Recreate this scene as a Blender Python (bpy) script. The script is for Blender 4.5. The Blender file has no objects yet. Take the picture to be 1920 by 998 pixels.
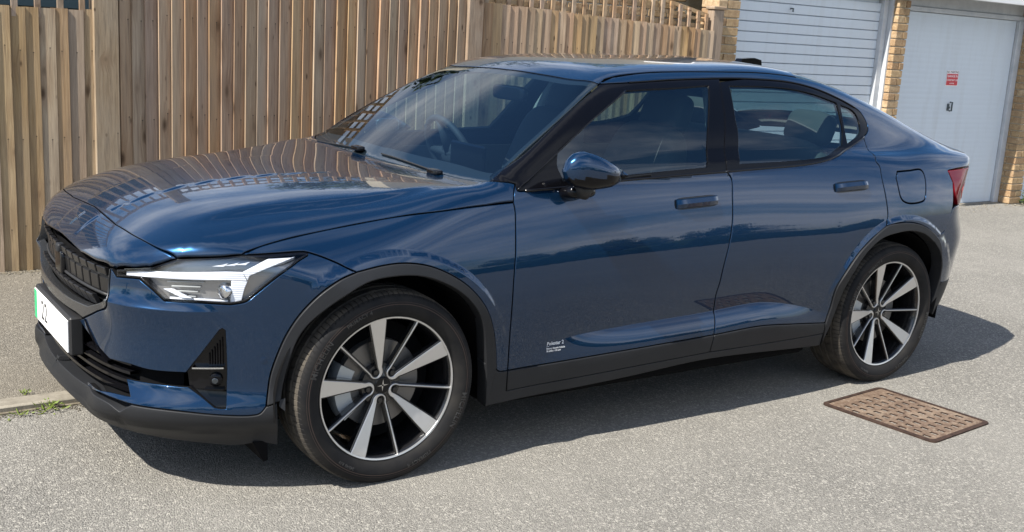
# A dark blue car parked beside a timber fence and lock-up garages.
import bpy, bmesh, math, random
import numpy as np
from mathutils import Vector, Matrix
from mathutils.geometry import delaunay_2d_cdt
R=math.radians; PI=math.pi
sc=bpy.context.scene; col=sc.collection
# ---------------------------------------------------------------- camera, sky, sun, exposure
CAMP=(-1.747, -4.0978, 1.5848); LENS=38.4182
cam=bpy.data.objects.new('camera',bpy.data.cameras.new('camera')); col.objects.link(cam); sc.camera=cam
cam.data.sensor_width=36; cam.data.lens=LENS; cam.data.clip_start=.05; cam.data.clip_end=3000
_r=np.array([[0.82566, -0.56118, 0.057984], [-0.0712, -0.205605, -0.976042], [0.559657, 0.80175, -0.209716]])
cam.matrix_world=Matrix(((_r[0][0],-_r[1][0],-_r[2][0],CAMP[0]),(_r[0][1],-_r[1][1],-_r[2][1],CAMP[1]),(_r[0][2],-_r[1][2],-_r[2][2],CAMP[2]),(0,0,0,1)))
SUND=Vector((-.84,-.115,1)).normalized()             # towards the sun
SUN_STRENGTH,SKY_STRENGTH,EXPOSURE=5.0,.080,.93
sun=bpy.data.objects.new('sun',bpy.data.lights.new('sun','SUN')); col.objects.link(sun)
sun.data.energy=SUN_STRENGTH; sun.data.angle=R(.53); sun.data.color=(1,.95,.86)
sun.rotation_euler=SUND.to_track_quat('Z','Y').to_euler()
sc.view_settings.view_transform='Standard'; sc.view_settings.look='None'; sc.view_settings.exposure=EXPOSURE; sc.view_settings.gamma=1
class NT:
    def __init__(s,nt): s.nt=nt; s.nt.nodes.clear()
    def n(s,t,_o=None,**k):
        nd=s.nt.nodes.new(t)
        for a,v in k.items():
            if a.startswith('i_'):
                key=a[2:]; key=int(key) if key.isdigit() else key.replace('_',' ')
                s.set(nd.inputs[key],v)
            else: setattr(nd,a,v)
        return nd
    def set(s,inp,v):
        if isinstance(v,bpy.types.NodeSocket): s.nt.links.new(v,inp)
        elif isinstance(v,bpy.types.Node): s.nt.links.new(v.outputs[0],inp)
        else:
            if isinstance(v,(tuple,list)) and inp.type=='RGBA' and len(v)==3: v=(*v,1)
            inp.default_value=v
    def math(s,op,a,b=0,c=0,clamp=False): return s.n('ShaderNodeMath',operation=op,use_clamp=clamp,i_0=a,i_1=b,i_2=c).outputs[0]
    def vm(s,op,a,b=(0,0,0)): return s.n('ShaderNodeVectorMath',operation=op,i_0=a,i_1=b)
    def ramp(s,f,pts):
        nd=s.n('ShaderNodeValToRGB',i_0=f); e=nd.color_ramp.elements
        while len(e)<len(pts): e.new(.5)
        for el,(p,c) in zip(e,pts): el.position=p; el.color=(c,c,c,1) if not isinstance(c,tuple) else (*c,1)
        return nd.outputs[0]
    def mix(s,f,a,b,bt='MIX'):
        nd=s.n('ShaderNodeMix',data_type='RGBA',blend_type=bt); s.set(nd.inputs[0],f); s.set(nd.inputs[6],a); s.set(nd.inputs[7],b); return nd.outputs[2]
    def noise(s,v,scale,detail=4,rough=.55,out=0): return s.n('ShaderNodeTexNoise',i_Vector=v,i_Scale=scale,i_Detail=detail,i_Roughness=rough).outputs[out]
w=bpy.data.worlds.new('World'); sc.world=w; w.use_nodes=True
t=NT(w.node_tree)
sky=t.n('ShaderNodeTexSky',sky_type='NISHITA',sun_disc=False,sun_elevation=math.asin(SUND.z),sun_rotation=math.atan2(SUND.x,SUND.y),air_density=1.0,dust_density=.6,ozone_density=2.6)
skyc=t.n('ShaderNodeHueSaturation',i_Color=sky.outputs[0],i_Saturation=1.22,i_Value=1.)
tc=t.n('ShaderNodeTexCoord'); rt=t.n('ShaderNodeVectorRotate',rotation_type='Z_AXIS',i_Vector=tc.outputs['Generated'],i_Angle=R(8)); g=t.n('ShaderNodeSeparateXYZ',i_0=rt.outputs[0])
zz=t.math('MAXIMUM',g.outputs[2],.06)
uv=t.n('ShaderNodeCombineXYZ',i_0=t.math('MULTIPLY',t.math('DIVIDE',g.outputs[0],t.math('ADD',zz,.12)),.55),i_1=t.math('DIVIDE',g.outputs[1],t.math('ADD',zz,.12)),i_2=7.9)
n1=t.noise(uv,.85,9,.58); n2=t.noise(uv,.33,3,.5)
cl=t.ramp(t.math('ADD',t.math('MULTIPLY',n1,.62),t.math('MULTIPLY',n2,.5)),[(.500,0.),(.562,.45),(.65,1.)])
shade=t.ramp(t.noise(uv,1.7,6,.6),[(.35,(.50,.56,.66)),(.7,(1.,1.,1.))])
cc=t.vm('SCALE',shade); t.set(cc.inputs['Scale'],14.)
hz=t.ramp(g.outputs[2],[(.0,0.),(.05,1.)])
mx=t.mix(t.math('MULTIPLY',cl,hz),skyc.outputs[0],cc.outputs[0])
bg=t.n('ShaderNodeBackground',i_Color=mx,i_Strength=SKY_STRENGTH); t.nt.links.new(bg.outputs[0],t.n('ShaderNodeOutputWorld').inputs[0])
# ---------------------------------------------------------------- materials
MATS={}
def bsdf(name,color,rough=.5,metal=0,coat=0,spec=.5,**k):
    if name in MATS: return MATS[name]
    m=bpy.data.materials.new(name); m.use_nodes=True; t=NT(m.node_tree)
    b=t.n('ShaderNodeBsdfPrincipled',i_Roughness=rough,i_Metallic=metal)
    t.set(b.inputs['Base Color'],color); t.set(b.inputs['Coat Weight'],coat); t.set(b.inputs['Coat Roughness'],.015); t.set(b.inputs['Specular IOR Level'],spec)
    for a,v in k.items(): t.set(b.inputs[a.replace('_',' ')],v)
    t.nt.links.new(b.outputs[0],t.n('ShaderNodeOutputMaterial').inputs[0]); MATS[name]=m; m['t']=0
    return m
def custom(name,f):
    if name in MATS: return MATS[name]
    m=bpy.data.materials.new(name); m.use_nodes=True; t=NT(m.node_tree)
    s=f(t); t.nt.links.new(s if isinstance(s,bpy.types.NodeSocket) else s.outputs[0],t.n('ShaderNodeOutputMaterial').inputs[0]); MATS[name]=m; return m
def bump(t,h,d=.01,s=1.): return t.n('ShaderNodeBump',i_Height=h,i_Distance=d,i_Strength=s).outputs[0]
def f_paint(t):
    o=t.n('ShaderNodeTexCoord').outputs['Object']
    fl=t.noise(o,900,1); dirt=t.ramp(t.noise(o,6,5),[(.35,0.),(.75,1.)])
    c=t.mix(fl,(.0028,.0150,.042),(.0075,.036,.092))
    ro=t.math('ADD',t.math('MULTIPLY',dirt,.05),.20)
    orange=t.noise(o,55,2)
    return t.n('ShaderNodeBsdfPrincipled',i_Base_Color=c,i_Metallic=.6,i_Roughness=ro,i_Coat_Weight=1.,i_Coat_Roughness=t.math('MULTIPLY',dirt,.03),i_Specular_IOR_Level=.05,i_Coat_IOR=1.52,i_Coat_Normal=bump(t,orange,.0012,.03))
def f_glass(tint,ior=1.5,rough=0.):
    def f(t):
        bf=t.n('ShaderNodeNewGeometry').outputs['Backfacing']
        fr=t.n('ShaderNodeFresnel',i_IOR=t.math('ADD',t.math('MULTIPLY',bf,1/ior-ior),ior))
        return t.n('ShaderNodeMixShader',i_0=fr,i_1=t.n('ShaderNodeBsdfTransparent',i_Color=tint),i_2=t.n('ShaderNodeBsdfGlossy',i_Roughness=rough))
    return f
def f_clad(t):
    o=t.n('ShaderNodeTexCoord').outputs['Object']
    v=t.noise(o,260,2); d=t.noise(o,5,4)
    return t.n('ShaderNodeBsdfPrincipled',i_Base_Color=t.mix(d,(.012,.013,.015),(.021,.022,.025)),i_Roughness=.52,i_Specular_IOR_Level=.28,i_Normal=bump(t,v,.0006,.35))
def f_rubber(t):
    o=t.n('ShaderNodeTexCoord').outputs['Object']
    d=t.noise(o,9,5)
    return t.n('ShaderNodeBsdfPrincipled',i_Base_Color=t.mix(t.ramp(d,[(.4,0.),(.75,1.)]),(.010,.010,.011),(.024,.022,.020)),i_Roughness=.72,i_Specular_IOR_Level=.2,i_Normal=bump(t,t.noise(o,180,2),.0006,.3))
def f_tread(t):
    o=t.n('ShaderNodeTexCoord').outputs['Object']
    d=t.noise(o,14,5)
    return t.n('ShaderNodeBsdfPrincipled',i_Base_Color=t.mix(t.ramp(d,[(.35,0.),(.7,1.)]),(.038,.035,.032),(.095,.082,.066)),i_Roughness=.85,i_Specular_IOR_Level=.2)
def f_asphalt(base,dark,light,patch,spec=.25):
    def f(t):
        o=t.n('ShaderNodeTexCoord').outputs['Object']
        st=t.n('ShaderNodeTexVoronoi',i_Vector=o,i_Scale=185.); st2=t.n('ShaderNodeTexVoronoi',i_Vector=o,i_Scale=120.)
        fine=t.noise(o,330,3,.7)
        big=t.noise(o,.55,5,.6); mid=t.noise(o,5,4,.6)
        v=t.n('ShaderNodeSeparateColor',i_0=st.outputs['Color']).outputs[0]; v2=t.n('ShaderNodeSeparateColor',i_0=st2.outputs['Color']).outputs[1]
        c=t.mix(t.ramp(v,[(.12,0.),(.6,1.)]),dark,base)
        c=t.mix(t.ramp(v2,[(.80,0.),(.9,1.)]),c,light)
        c=t.mix(t.ramp(fine,[(.36,.9),(.50,0.)]),c,tuple(a*.38 for a in dark)); c=t.mix(t.ramp(t.noise(o,95,4,.75),[(.40,.55),(.52,0.)]),c,tuple(a*.55 for a in dark)); c=t.mix(t.ramp(t.noise(o,170,3,.7),[(.56,0.),(.68,.6)]),c,light)
        c=t.mix(t.math('MULTIPLY',t.ramp(big,[(.40,0.),(.64,1.)]),.42),c,patch)
        c=t.mix(t.math('MULTIPLY',t.ramp(mid,[(.50,0.),(.78,1.)]),.32),c,dark)
        h=t.math('ADD',t.math('MULTIPLY',st.outputs['Distance'],-.9),t.math('MULTIPLY',fine,.5))
        return t.n('ShaderNodeBsdfPrincipled',i_Base_Color=c,i_Roughness=.9,i_Specular_IOR_Level=spec,i_Normal=bump(t,h,.006,.85))
    return f
def f_wood(a,b,grey):
    def f(t):
        o=t.n('ShaderNodeTexCoord').outputs['Object']; oi=t.n('ShaderNodeObjectInfo'); rnd=oi.outputs['Random']
        off=t.n('ShaderNodeCombineXYZ',i_0=t.math('MULTIPLY',rnd,31.),i_1=t.math('MULTIPLY',rnd,17.),i_2=t.math('MULTIPLY',rnd,53.))
        p=t.vm('ADD',o,off).outputs[0]
        kn=t.n('ShaderNodeTexVoronoi',i_Vector=t.vm('MULTIPLY',p,(8,8,5.6)).outputs[0],i_Scale=1.)
        kd=kn.outputs['Distance']
        sel=t.ramp(t.n('ShaderNodeSeparateColor',i_0=kn.outputs['Color']).outputs[0],[(.28,0.),(.32,1.)])
        knot=t.math('MULTIPLY',t.ramp(kd,[(.05,1.),(.17,0.)]),sel); halo=t.math('MULTIPLY',t.ramp(kd,[(.1,1.),(.5,0.)]),sel)
        k2=t.n('ShaderNodeTexVoronoi',i_Vector=t.vm('MULTIPLY',p,(21,21,13)).outputs[0],i_Scale=1.)
        knot=t.math('MAXIMUM',knot,t.math('MULTIPLY',t.ramp(k2.outputs['Distance'],[(.08,1.),(.2,0.)]),t.ramp(t.n('ShaderNodeSeparateColor',i_0=k2.outputs['Color']).outputs[0],[(.16,1.),(.2,0.)])))
        warp=t.vm('ADD',t.vm('MULTIPLY',p,(1,1,.05)).outputs[0],t.n('ShaderNodeCombineXYZ',i_0=t.math('MULTIPLY',halo,.02),i_1=0.,i_2=0.)).outputs[0]
        g=t.noise(warp,95,5,.65); g2=t.noise(t.vm('MULTIPLY',p,(1,1,.02)).outputs[0],420,3,.6)
        blotch=t.noise(t.vm('MULTIPLY',p,(3,3,1.1)).outputs[0],1.3,4)
        c=t.mix(t.ramp(g,[(.34,0.),(.66,1.)]),a,b)
        c=t.mix(t.math('MULTIPLY',t.ramp(blotch,[(.38,0.),(.66,1.)]),.75),c,grey)
        hs=t.n('ShaderNodeHueSaturation',i_Color=c,i_Hue=t.math('ADD',.494,t.math('MULTIPLY',rnd,.016)),i_Saturation=t.math('ADD',.70,t.math('MULTIPLY',t.math('FRACT',t.math('MULTIPLY',rnd,7.3)),.36)),i_Value=t.math('ADD',1.0,t.math('MULTIPLY',t.math('FRACT',t.math('MULTIPLY',rnd,13.7)),.32)))
        c=t.mix(t.math('MULTIPLY',t.ramp(g2,[(.5,0.),(.7,1.)]),.35),hs.outputs[0],tuple(q*.45 for q in a))
        wst=t.noise(t.vm('MULTIPLY',p,(1,1,.10)).outputs[0],38,4,.6); c=t.mix(t.math('MULTIPLY',t.ramp(wst,[(.52,0.),(.72,1.)]),.5),c,(.13,.10,.075)); c=t.mix(t.math('MULTIPLY',halo,.42),c,(.17,.095,.05)); c=t.mix(t.math('MULTIPLY',knot,.85),c,(.06,.035,.02))
        so=t.n('ShaderNodeSeparateXYZ',i_0=o); nail=None     # nail heads near the thin edge, at the rail heights, with rust weeping below
        for zc in (.17,.50,.83):
            dx=t.math('SUBTRACT',so.outputs[0],t.math('ADD',.050,t.math('MULTIPLY',rnd,.012))); dz=t.math('MULTIPLY',t.math('SUBTRACT',so.outputs[2],t.math('ADD',zc,t.math('MULTIPLY',t.math('FRACT',t.math('MULTIPLY',rnd,91.+zc*37)),.03))),1.7)
            d=t.math('SQRT',t.math('ADD',t.math('MULTIPLY',dx,dx),t.math('MULTIPLY',dz,dz))); q=t.ramp(t.math('MULTIPLY',d,60.),[(.2,1.),(.34,0.)])
            ws_=t.math('MULTIPLY',t.ramp(t.math('MULTIPLY',t.math('ABSOLUTE',dx),60.),[(.1,.55),(.3,0.)]),t.math('MULTIPLY',t.ramp(t.math('MULTIPLY',dz,-6.),[(.0,1.),(.5,0.)]),t.math('LESS_THAN',dz,0.)))
            q=t.math('MAXIMUM',q,ws_); nail=q if nail is None else t.math('MAXIMUM',nail,q)
        c=t.mix(t.math('MULTIPLY',nail,.8),c,(.035,.026,.022))
        return t.n('ShaderNodeBsdfPrincipled',i_Base_Color=c,i_Roughness=.82,i_Specular_IOR_Level=.2,i_Normal=bump(t,t.math('ADD',g,t.math('MULTIPLY',g2,.5)),.003,.5))
    return f
def f_brick(t):
    o=t.n('ShaderNodeTexCoord').outputs['Object']; rnd=t.n('ShaderNodeObjectInfo').outputs['Random']
    p=t.vm('ADD',o,t.n('ShaderNodeCombineXYZ',i_0=t.math('MULTIPLY',rnd,9.),i_1=t.math('MULTIPLY',rnd,5.),i_2=0.)).outputs[0]
    base=t.ramp(rnd,[(0.,(.36,.24,.125)),(.25,(.47,.34,.19)),(.5,(.33,.205,.11)),(.72,(.52,.40,.25)),(1.,(.40,.27,.15))])
    c=t.mix(t.ramp(t.noise(p,22,5,.7),[(.35,0.),(.7,1.)]),base,(.27,.17,.095)); c=t.mix(t.ramp(t.noise(p,70,4),[(.55,0.),(.75,.7)]),c,(.55,.45,.31))
    return t.n('ShaderNodeBsdfPrincipled',i_Base_Color=c,i_Roughness=.9,i_Specular_IOR_Level=.2,i_Normal=bump(t,t.noise(p,60,6,.7),.006,.8))
def f_noisy(a,b,scale,rough=.8,bd=.004,bs=.4):
    def f(t):
        o=t.n('ShaderNodeTexCoord').outputs['Object']; n=t.noise(o,scale,6,.65)
        return t.n('ShaderNodeBsdfPrincipled',i_Base_Color=t.mix(t.ramp(n,[(.32,0.),(.7,1.)]),a,b),i_Roughness=rough,i_Specular_IOR_Level=.25,i_Normal=bump(t,n,bd,bs))
    return f
def f_door(t):
    o=t.n('ShaderNodeTexCoord').outputs['Object']
    s=t.noise(t.vm('MULTIPLY',o,(1,1,.12)).outputs[0],9,5,.6); d=t.noise(o,2.2,5,.6)
    low=t.n('ShaderNodeSeparateXYZ',i_0=o).outputs[2]
    c=t.mix(t.math('MULTIPLY',t.ramp(s,[(.5,0.),(.8,1.)]),.35),(.58,.635,.69),(.43,.44,.44))
    c=t.mix(t.math('MULTIPLY',t.ramp(d,[(.5,0.),(.8,1.)]),.25),c,(.52,.55,.58))
    return t.n('ShaderNodeBsdfPrincipled',i_Base_Color=c,i_Roughness=.42,i_Normal=bump(t,t.noise(o,14,3),.002,.15))
def f_rust(t):
    o=t.n('ShaderNodeTexCoord').outputs['Object']; n=t.noise(o,26,6,.7); m=t.noise(o,7,4)
    c=t.mix(t.ramp(n,[(.35,0.),(.65,1.)]),(.085,.052,.034),(.185,.128,.088)); c=t.mix(t.ramp(m,[(.52,0.),(.7,.7)]),c,(.27,.21,.155)); c=t.mix(t.ramp(t.noise(o,90,3),[(.55,0.),(.7,.6)]),c,(.31,.25,.19))
    return t.n('ShaderNodeBsdfPrincipled',i_Base_Color=c,i_Roughness=.8,i_Metallic=.15,i_Normal=bump(t,n,.003,.7))
def f_leaf(a,b):
    def f(t):
        o=t.n('ShaderNodeTexCoord').outputs['Object']
        c=t.mix(t.ramp(t.noise(o,2.2,4),[(.35,0.),(.65,1.)]),a,b)
        return t.n('ShaderNodeBsdfPrincipled',i_Base_Color=c,i_Roughness=.6,i_Specular_IOR_Level=.3)
    return f
def f_drl(t):
    o=t.n('ShaderNodeTexCoord').outputs['Object']; z=t.n('ShaderNodeSeparateXYZ',i_0=o).outputs[2]
    rib=t.math('SINE',t.math('MULTIPLY',z,900.))
    return t.n('ShaderNodeBsdfPrincipled',i_Base_Color=t.mix(t.ramp(rib,[(.0,0.),(.6,1.)]),(.60,.62,.66),(.74,.76,.79)),i_Roughness=.16,i_Coat_Weight=.5,i_Coat_Roughness=.02,i_Normal=bump(t,rib,.0008,.4))
M=dict(
 paint=custom('car_paint',f_paint), glass=custom('window_glass',f_glass((.46,.61,.61,1),2.1)), screen=custom('windscreen_glass',f_glass((.54,.72,.82,1),2.0)), lens=custom('lamp_lens',f_glass((.97,.98,1,1),1.45)), clad=custom('dark_cladding',f_clad),
 gloss=bsdf('gloss_black',(.004,.004,.005),.10,spec=.32), matte=bsdf('black_plastic',(.012,.012,.013),.55), dark=bsdf('cavity_black',(.004,.004,.0045),.9,spec=.1), trim=bsdf('black_trim',(.003,.003,.004),.10,spec=.22), grillem=bsdf('grille_plastic',(.009,.009,.010),.3), frame=bsdf('grille_surround',(.040,.042,.046),.24,metal=.35,coat=.3),
 rubber=custom('tyre_rubber',f_rubber), tread=custom('tyre_tread',f_tread), alloy=bsdf('machined_alloy',(.66,.655,.65),.33,metal=.85), rimblack=bsdf('black_rim_paint',(.008,.008,.009),.22,coat=.5), disc=bsdf('brake_disc_steel',(.20,.19,.18),.42,metal=.7), caliper=bsdf('caliper_metal',(.42,.45,.47),.45,metal=.6), steel=bsdf('bright_steel',(.70,.70,.70),.18,metal=1.),
 drl=custom('frosted_white_lens',f_drl), chrome=bsdf('reflector',(.72,.73,.75),.12,metal=1.), hsg=bsdf('lamp_housing',(.34,.33,.32),.25,metal=.7,coat=.4), red=bsdf('red_lamp_lens',(.13,.003,.007),.06,spec=.35), redglow=bsdf('red_lamp_inner',(.42,.010,.016),.2,coat=.6),
 white=bsdf('plate_white',(.90,.90,.90),.35), green=bsdf('plate_green',(.03,.42,.17),.4), ink=bsdf('plate_black',(.03,.03,.032),.5), decal=bsdf('silver_decal',(.72,.73,.75),.4), cabin=bsdf('cabin_dark',(.025,.026,.028),.7), seat=bsdf('seat_fabric',(.07,.072,.075),.8), pale=bsdf('pale_trim',(.33,.34,.33),.7), orange=bsdf('tyre_stripe',(.055,.036,.028),.8), rubber2=bsdf('tyre_lettering',(.030,.029,.028),.5),
 asphalt=custom('road_asphalt',f_asphalt((.258,.245,.221),(.140,.133,.120),(.42,.398,.352),(.285,.271,.242))), pave=custom('pavement_asphalt',f_asphalt((.215,.195,.162),(.125,.113,.094),(.33,.30,.25),(.215,.19,.148))), kerb=custom('kerb_concrete',f_noisy((.17,.152,.122),(.27,.245,.20),22)),
 wood=custom('fence_wood',f_wood((.275,.158,.078),(.44,.285,.155),(.36,.255,.165))), woodlit=custom('fence_wood_pale',f_wood((.245,.158,.085),(.37,.255,.15),(.30,.225,.155))), woodpost=custom('weathered_post_wood',f_wood((.24,.175,.115),(.34,.26,.18),(.32,.265,.205))), brick=custom('buff_brick',f_brick), mortar=custom('mortar',f_noisy((.42,.37,.28),(.55,.49,.38),40)), paleb=custom('pale_brick',f_noisy((.52,.42,.26),(.66,.56,.38),18)),
 door=custom('garage_door_paint',f_door), frm=custom('white_frame_paint',f_noisy((.42,.44,.465),(.53,.545,.56),9,.5,.001,.2)), fascia=bsdf('white_fascia',(.80,.80,.80),.4), signr=bsdf('sign_red',(.55,.02,.035),.4), signw=bsdf('sign_white',(.85,.80,.80),.4), handle=bsdf('door_handle_grey',(.10,.12,.13),.4,metal=.5),
 rust=custom('rusty_iron',f_rust), rustd=custom('rusty_iron_dark',f_noisy((.022,.013,.010),(.060,.036,.026),30)), soil=custom('gutter_grit',f_noisy((.10,.085,.06),(.24,.21,.16),60)), leaf=custom('leaf_green',f_leaf((.045,.075,.018),(.10,.13,.035))), leafd=custom('leaf_dark',f_leaf((.016,.032,.012),(.045,.075,.022))), leafw=custom('weed_leaf',f_leaf((.10,.16,.02),(.20,.24,.05))), bark=custom('bark',f_noisy((.07,.05,.035),(.16,.12,.09),20)),
 render=bsdf('pale_render',(.60,.57,.52),.8), roof=custom('roof_tile',f_noisy((.14,.07,.05),(.24,.12,.08),12)), winb=bsdf('house_window',(.02,.025,.03),.06,coat=.6), shed=bsdf('shed_boards',(.05,.085,.095),.7), offw=bsdf('garage_white',(.75,.76,.78),.5),
)
# ---------------------------------------------------------------- object helpers
def mesh_obj(name,V,F,mat,parent=None,smooth=False,normals=None,mats=None,fm=None):
    me=bpy.data.meshes.new(name); me.from_pydata([tuple(map(float,v)) for v in V],[],[tuple(map(int,f)) for f in F])
    for m in (mats or [mat]): me.materials.append(m)
    if fm is not None: me.polygons.foreach_set('material_index',np.array(fm,dtype=np.int32))
    if smooth: me.polygons.foreach_set('use_smooth',np.ones(len(me.polygons),dtype=bool))
    if normals is not None: me.normals_split_custom_set_from_vertices([tuple(map(float,n)) for n in normals])
    me.update()
    return link(name,me,parent)
def link(name,me,parent=None):
    o=bpy.data.objects.new(name,me); col.objects.link(o)
    if parent is not None: setpar(o,parent)
    return o
def wloc(o):
    v=Vector((0,0,0))
    while o is not None: v+=o.location; o=o.parent
    return v
def setpar(o,p):
    o.parent=p; o.location=o.location-wloc(p)
def tag(o,label=None,cat=None,group=None,kind=None):
    for k,v in (('label',label),('category',cat),('group',group),('kind',kind)):
        if v: o[k]=v
    return o
def empty(name,loc):
    o=bpy.data.objects.new(name,None); o.location=loc; o.empty_display_size=.1; col.objects.link(o); return o
class MB:
    def __init__(s): s.V=[];s.F=[];s.fm=[]
    def add(s,V,F,m=0):
        n=len(s.V); s.V+=[tuple(v) for v in V]; s.F+=[tuple(i+n for i in f) for f in F]; s.fm+=[m]*len(F); return s
    def box(s,x0,x1,y0,y1,z0,z1,m=0,b=0):
        if b: return s.bbox(x0,x1,y0,y1,z0,z1,b,m)
        V=[(x,y,z) for x in(x0,x1) for y in(y0,y1) for z in(z0,z1)]
        return s.add(V,[(0,1,3,2),(4,6,7,5),(0,4,5,1),(2,3,7,6),(0,2,6,4),(1,5,7,3)],m)
    def bbox(s,x0,x1,y0,y1,z0,z1,b,m=0):
        # box with chamfered edges (24 verts)
        V=[];idx={}
        for i,x in enumerate((x0,x1)):
            for j,y in enumerate((y0,y1)):
                for k,z in enumerate((z0,z1)):
                    sx=b if i==0 else -b; sy=b if j==0 else -b; sz=b if k==0 else -b
                    for a,p in ((0,(x,y+sy,z+sz)),(1,(x+sx,y,z+sz)),(2,(x+sx,y+sy,z))): idx[i,j,k,a]=len(V); V.append(p)
        F=[]
        for i in (0,1): F.append([idx[i,j,k,0] for j,k in ((0,0),(1,0),(1,1),(0,1))][::1 if i else -1])
        for j in (0,1): F.append([idx[i,j,k,1] for i,k in ((0,0),(0,1),(1,1),(1,0))][::1 if j else -1])
        for k in (0,1): F.append([idx[i,j,k,2] for i,j in ((0,0),(1,0),(1,1),(0,1))][::1 if k else -1])
        for a,c in ((0,1),):
            for i in (0,1):
                for j in (0,1): F.append([idx[i,j,0,0],idx[i,j,0,1],idx[i,j,1,1],idx[i,j,1,0]])
        for i in (0,1):
            for k in (0,1): F.append([idx[i,0,k,0],idx[i,0,k,2],idx[i,1,k,2],idx[i,1,k,0]])
        for j in (0,1):
            for k in (0,1): F.append([idx[0,j,k,1],idx[0,j,k,2],idx[1,j,k,2],idx[1,j,k,1]])
        for i in (0,1):
            for j in (0,1):
                for k in (0,1): F.append([idx[i,j,k,0],idx[i,j,k,1],idx[i,j,k,2]])
        return s.add(V,F,m)
    def tube(s,pts,r,n=8,m=0,cap=True):
        pts=[Vector(p) for p in pts]; rr=r if isinstance(r,(list,tuple)) else [r]*len(pts); V=[];F=[]
        for i,p in enumerate(pts):
            d=(pts[min(i+1,len(pts)-1)]-pts[max(i-1,0)]).normalized(); u=d.orthogonal().normalized()
            if i and abs(u.dot(pu))<.99: u=(pu-d*pu.dot(d)).normalized()
            pu=u; v=d.cross(u)
            for k in range(n): a=2*PI*k/n; V.append(p+rr[i]*(u*math.cos(a)+v*math.sin(a)))
        for i in range(len(pts)-1):
            for k in range(n): F.append((i*n+k,i*n+(k+1)%n,(i+1)*n+(k+1)%n,(i+1)*n+k))
        if cap: F.append(tuple(range(n))[::-1]); F.append(tuple((len(pts)-1)*n+k for k in range(n)))
        return s.add(V,F,m)
    def lathe(s,prof,n=48,axis='y',c=(0,0,0),m=0,close=False):
        V=[];F=[];k=len(prof)
        for i in range(n):
            a=2*PI*i/n; ca,sa=math.cos(a),math.sin(a)
            for r,h in prof:
                V.append((c[0]+r*ca,c[1]+h,c[2]+r*sa) if axis=='y' else ((c[0]+h,c[1]+r*ca,c[2]+r*sa) if axis=='x' else (c[0]+r*ca,c[1]+r*sa,c[2]+h)))
        for i in range(n):
            j=(i+1)%n
            for q in range(k if close else k-1): F.append((i*k+q,i*k+(q+1)%k,j*k+(q+1)%k,j*k+q))
        return s.add(V,F,m)
    def prism(s,poly,axis,h0,h1,m=0):
        # extrude a 2-D polygon along an axis
        f={'x':lambda p,h:(h,p[0],p[1]),'y':lambda p,h:(p[0],h,p[1]),'z':lambda p,h:(p[0],p[1],h)}[axis]; n=len(poly)
        V=[f(p,h0) for p in poly]+[f(p,h1) for p in poly]
        F=[tuple(range(n)),tuple(range(2*n-1,n-1,-1))]+[(i,i+n,(i+1)%n+n,(i+1)%n) for i in range(n)]
        return s.add(V,F,m)
    def sellip(s,c,size,e=.35,nu=24,nv=14,m=0,rot=None,f=None):
        V=[];F=[]; sg=lambda v,p: math.copysign(abs(v)**p,v)
        for i in range(nv+1):
            b=-PI/2+PI*i/nv
            for j in range(nu):
                a=2*PI*j/nu; p=Vector((sg(math.cos(b),e)*sg(math.cos(a),e)*size[0]/2,sg(math.cos(b),e)*sg(math.sin(a),e)*size[1]/2,sg(math.sin(b),e)*size[2]/2))
                if f: p=Vector(f(p))
                if rot: p=rot@p
                V.append(p+Vector(c))
        for i in range(nv):
            for j in range(nu): F.append((i*nu+j,i*nu+(j+1)%nu,(i+1)*nu+(j+1)%nu,(i+1)*nu+j))
        return s.add(V,F,m)
    def build(s,name,mat,parent=None,smooth=False,auto=None,fix=True):
        mats=mat if isinstance(mat,list) else [mat]
        me=bpy.data.meshes.new(name); me.from_pydata([tuple(map(float,v)) for v in s.V],[],s.F)
        for m in mats: me.materials.append(m)
        me.polygons.foreach_set('material_index',np.array(s.fm,dtype=np.int32))
        if fix:
            bm=bmesh.new(); bm.from_mesh(me); bmesh.ops.remove_doubles(bm,verts=bm.verts,dist=1e-6); bmesh.ops.recalc_face_normals(bm,faces=bm.faces); bm.to_mesh(me); bm.free()
        if smooth or auto:
            me.polygons.foreach_set('use_smooth',np.ones(len(me.polygons),dtype=bool))
            if auto: me.set_sharp_from_angle(angle=R(auto))
        me.update(); return link(name,me,parent)
def dup(o,parent=None,loc=None,rot=None,scale=None):
    c=o.copy(); col.objects.link(c)
    if parent is not None: c.parent=parent
    if loc is not None: c.location=loc
    if rot is not None: c.rotation_euler=rot
    if scale is not None: c.scale=scale
    return c
def text_mesh(body,size,extrude=0,spacing=1.,bold=0,align='CENTER'):
    cu=bpy.data.curves.new('txt','FONT'); cu.body=body; cu.size=size; cu.extrude=extrude; cu.align_x=align; cu.space_character=spacing; cu.offset=bold; cu.resolution_u=2
    o=bpy.data.objects.new('txt',cu); col.objects.link(o); dg=bpy.context.evaluated_depsgraph_get(); me=bpy.data.meshes.new_from_object(o.evaluated_get(dg))
    V=np.array([v.co[:] for v in me.vertices]).reshape(-1,3); F=[tuple(p.vertices) for p in me.polygons]
    bpy.data.objects.remove(o); bpy.data.curves.remove(cu); bpy.data.meshes.remove(me); return V,F
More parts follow.
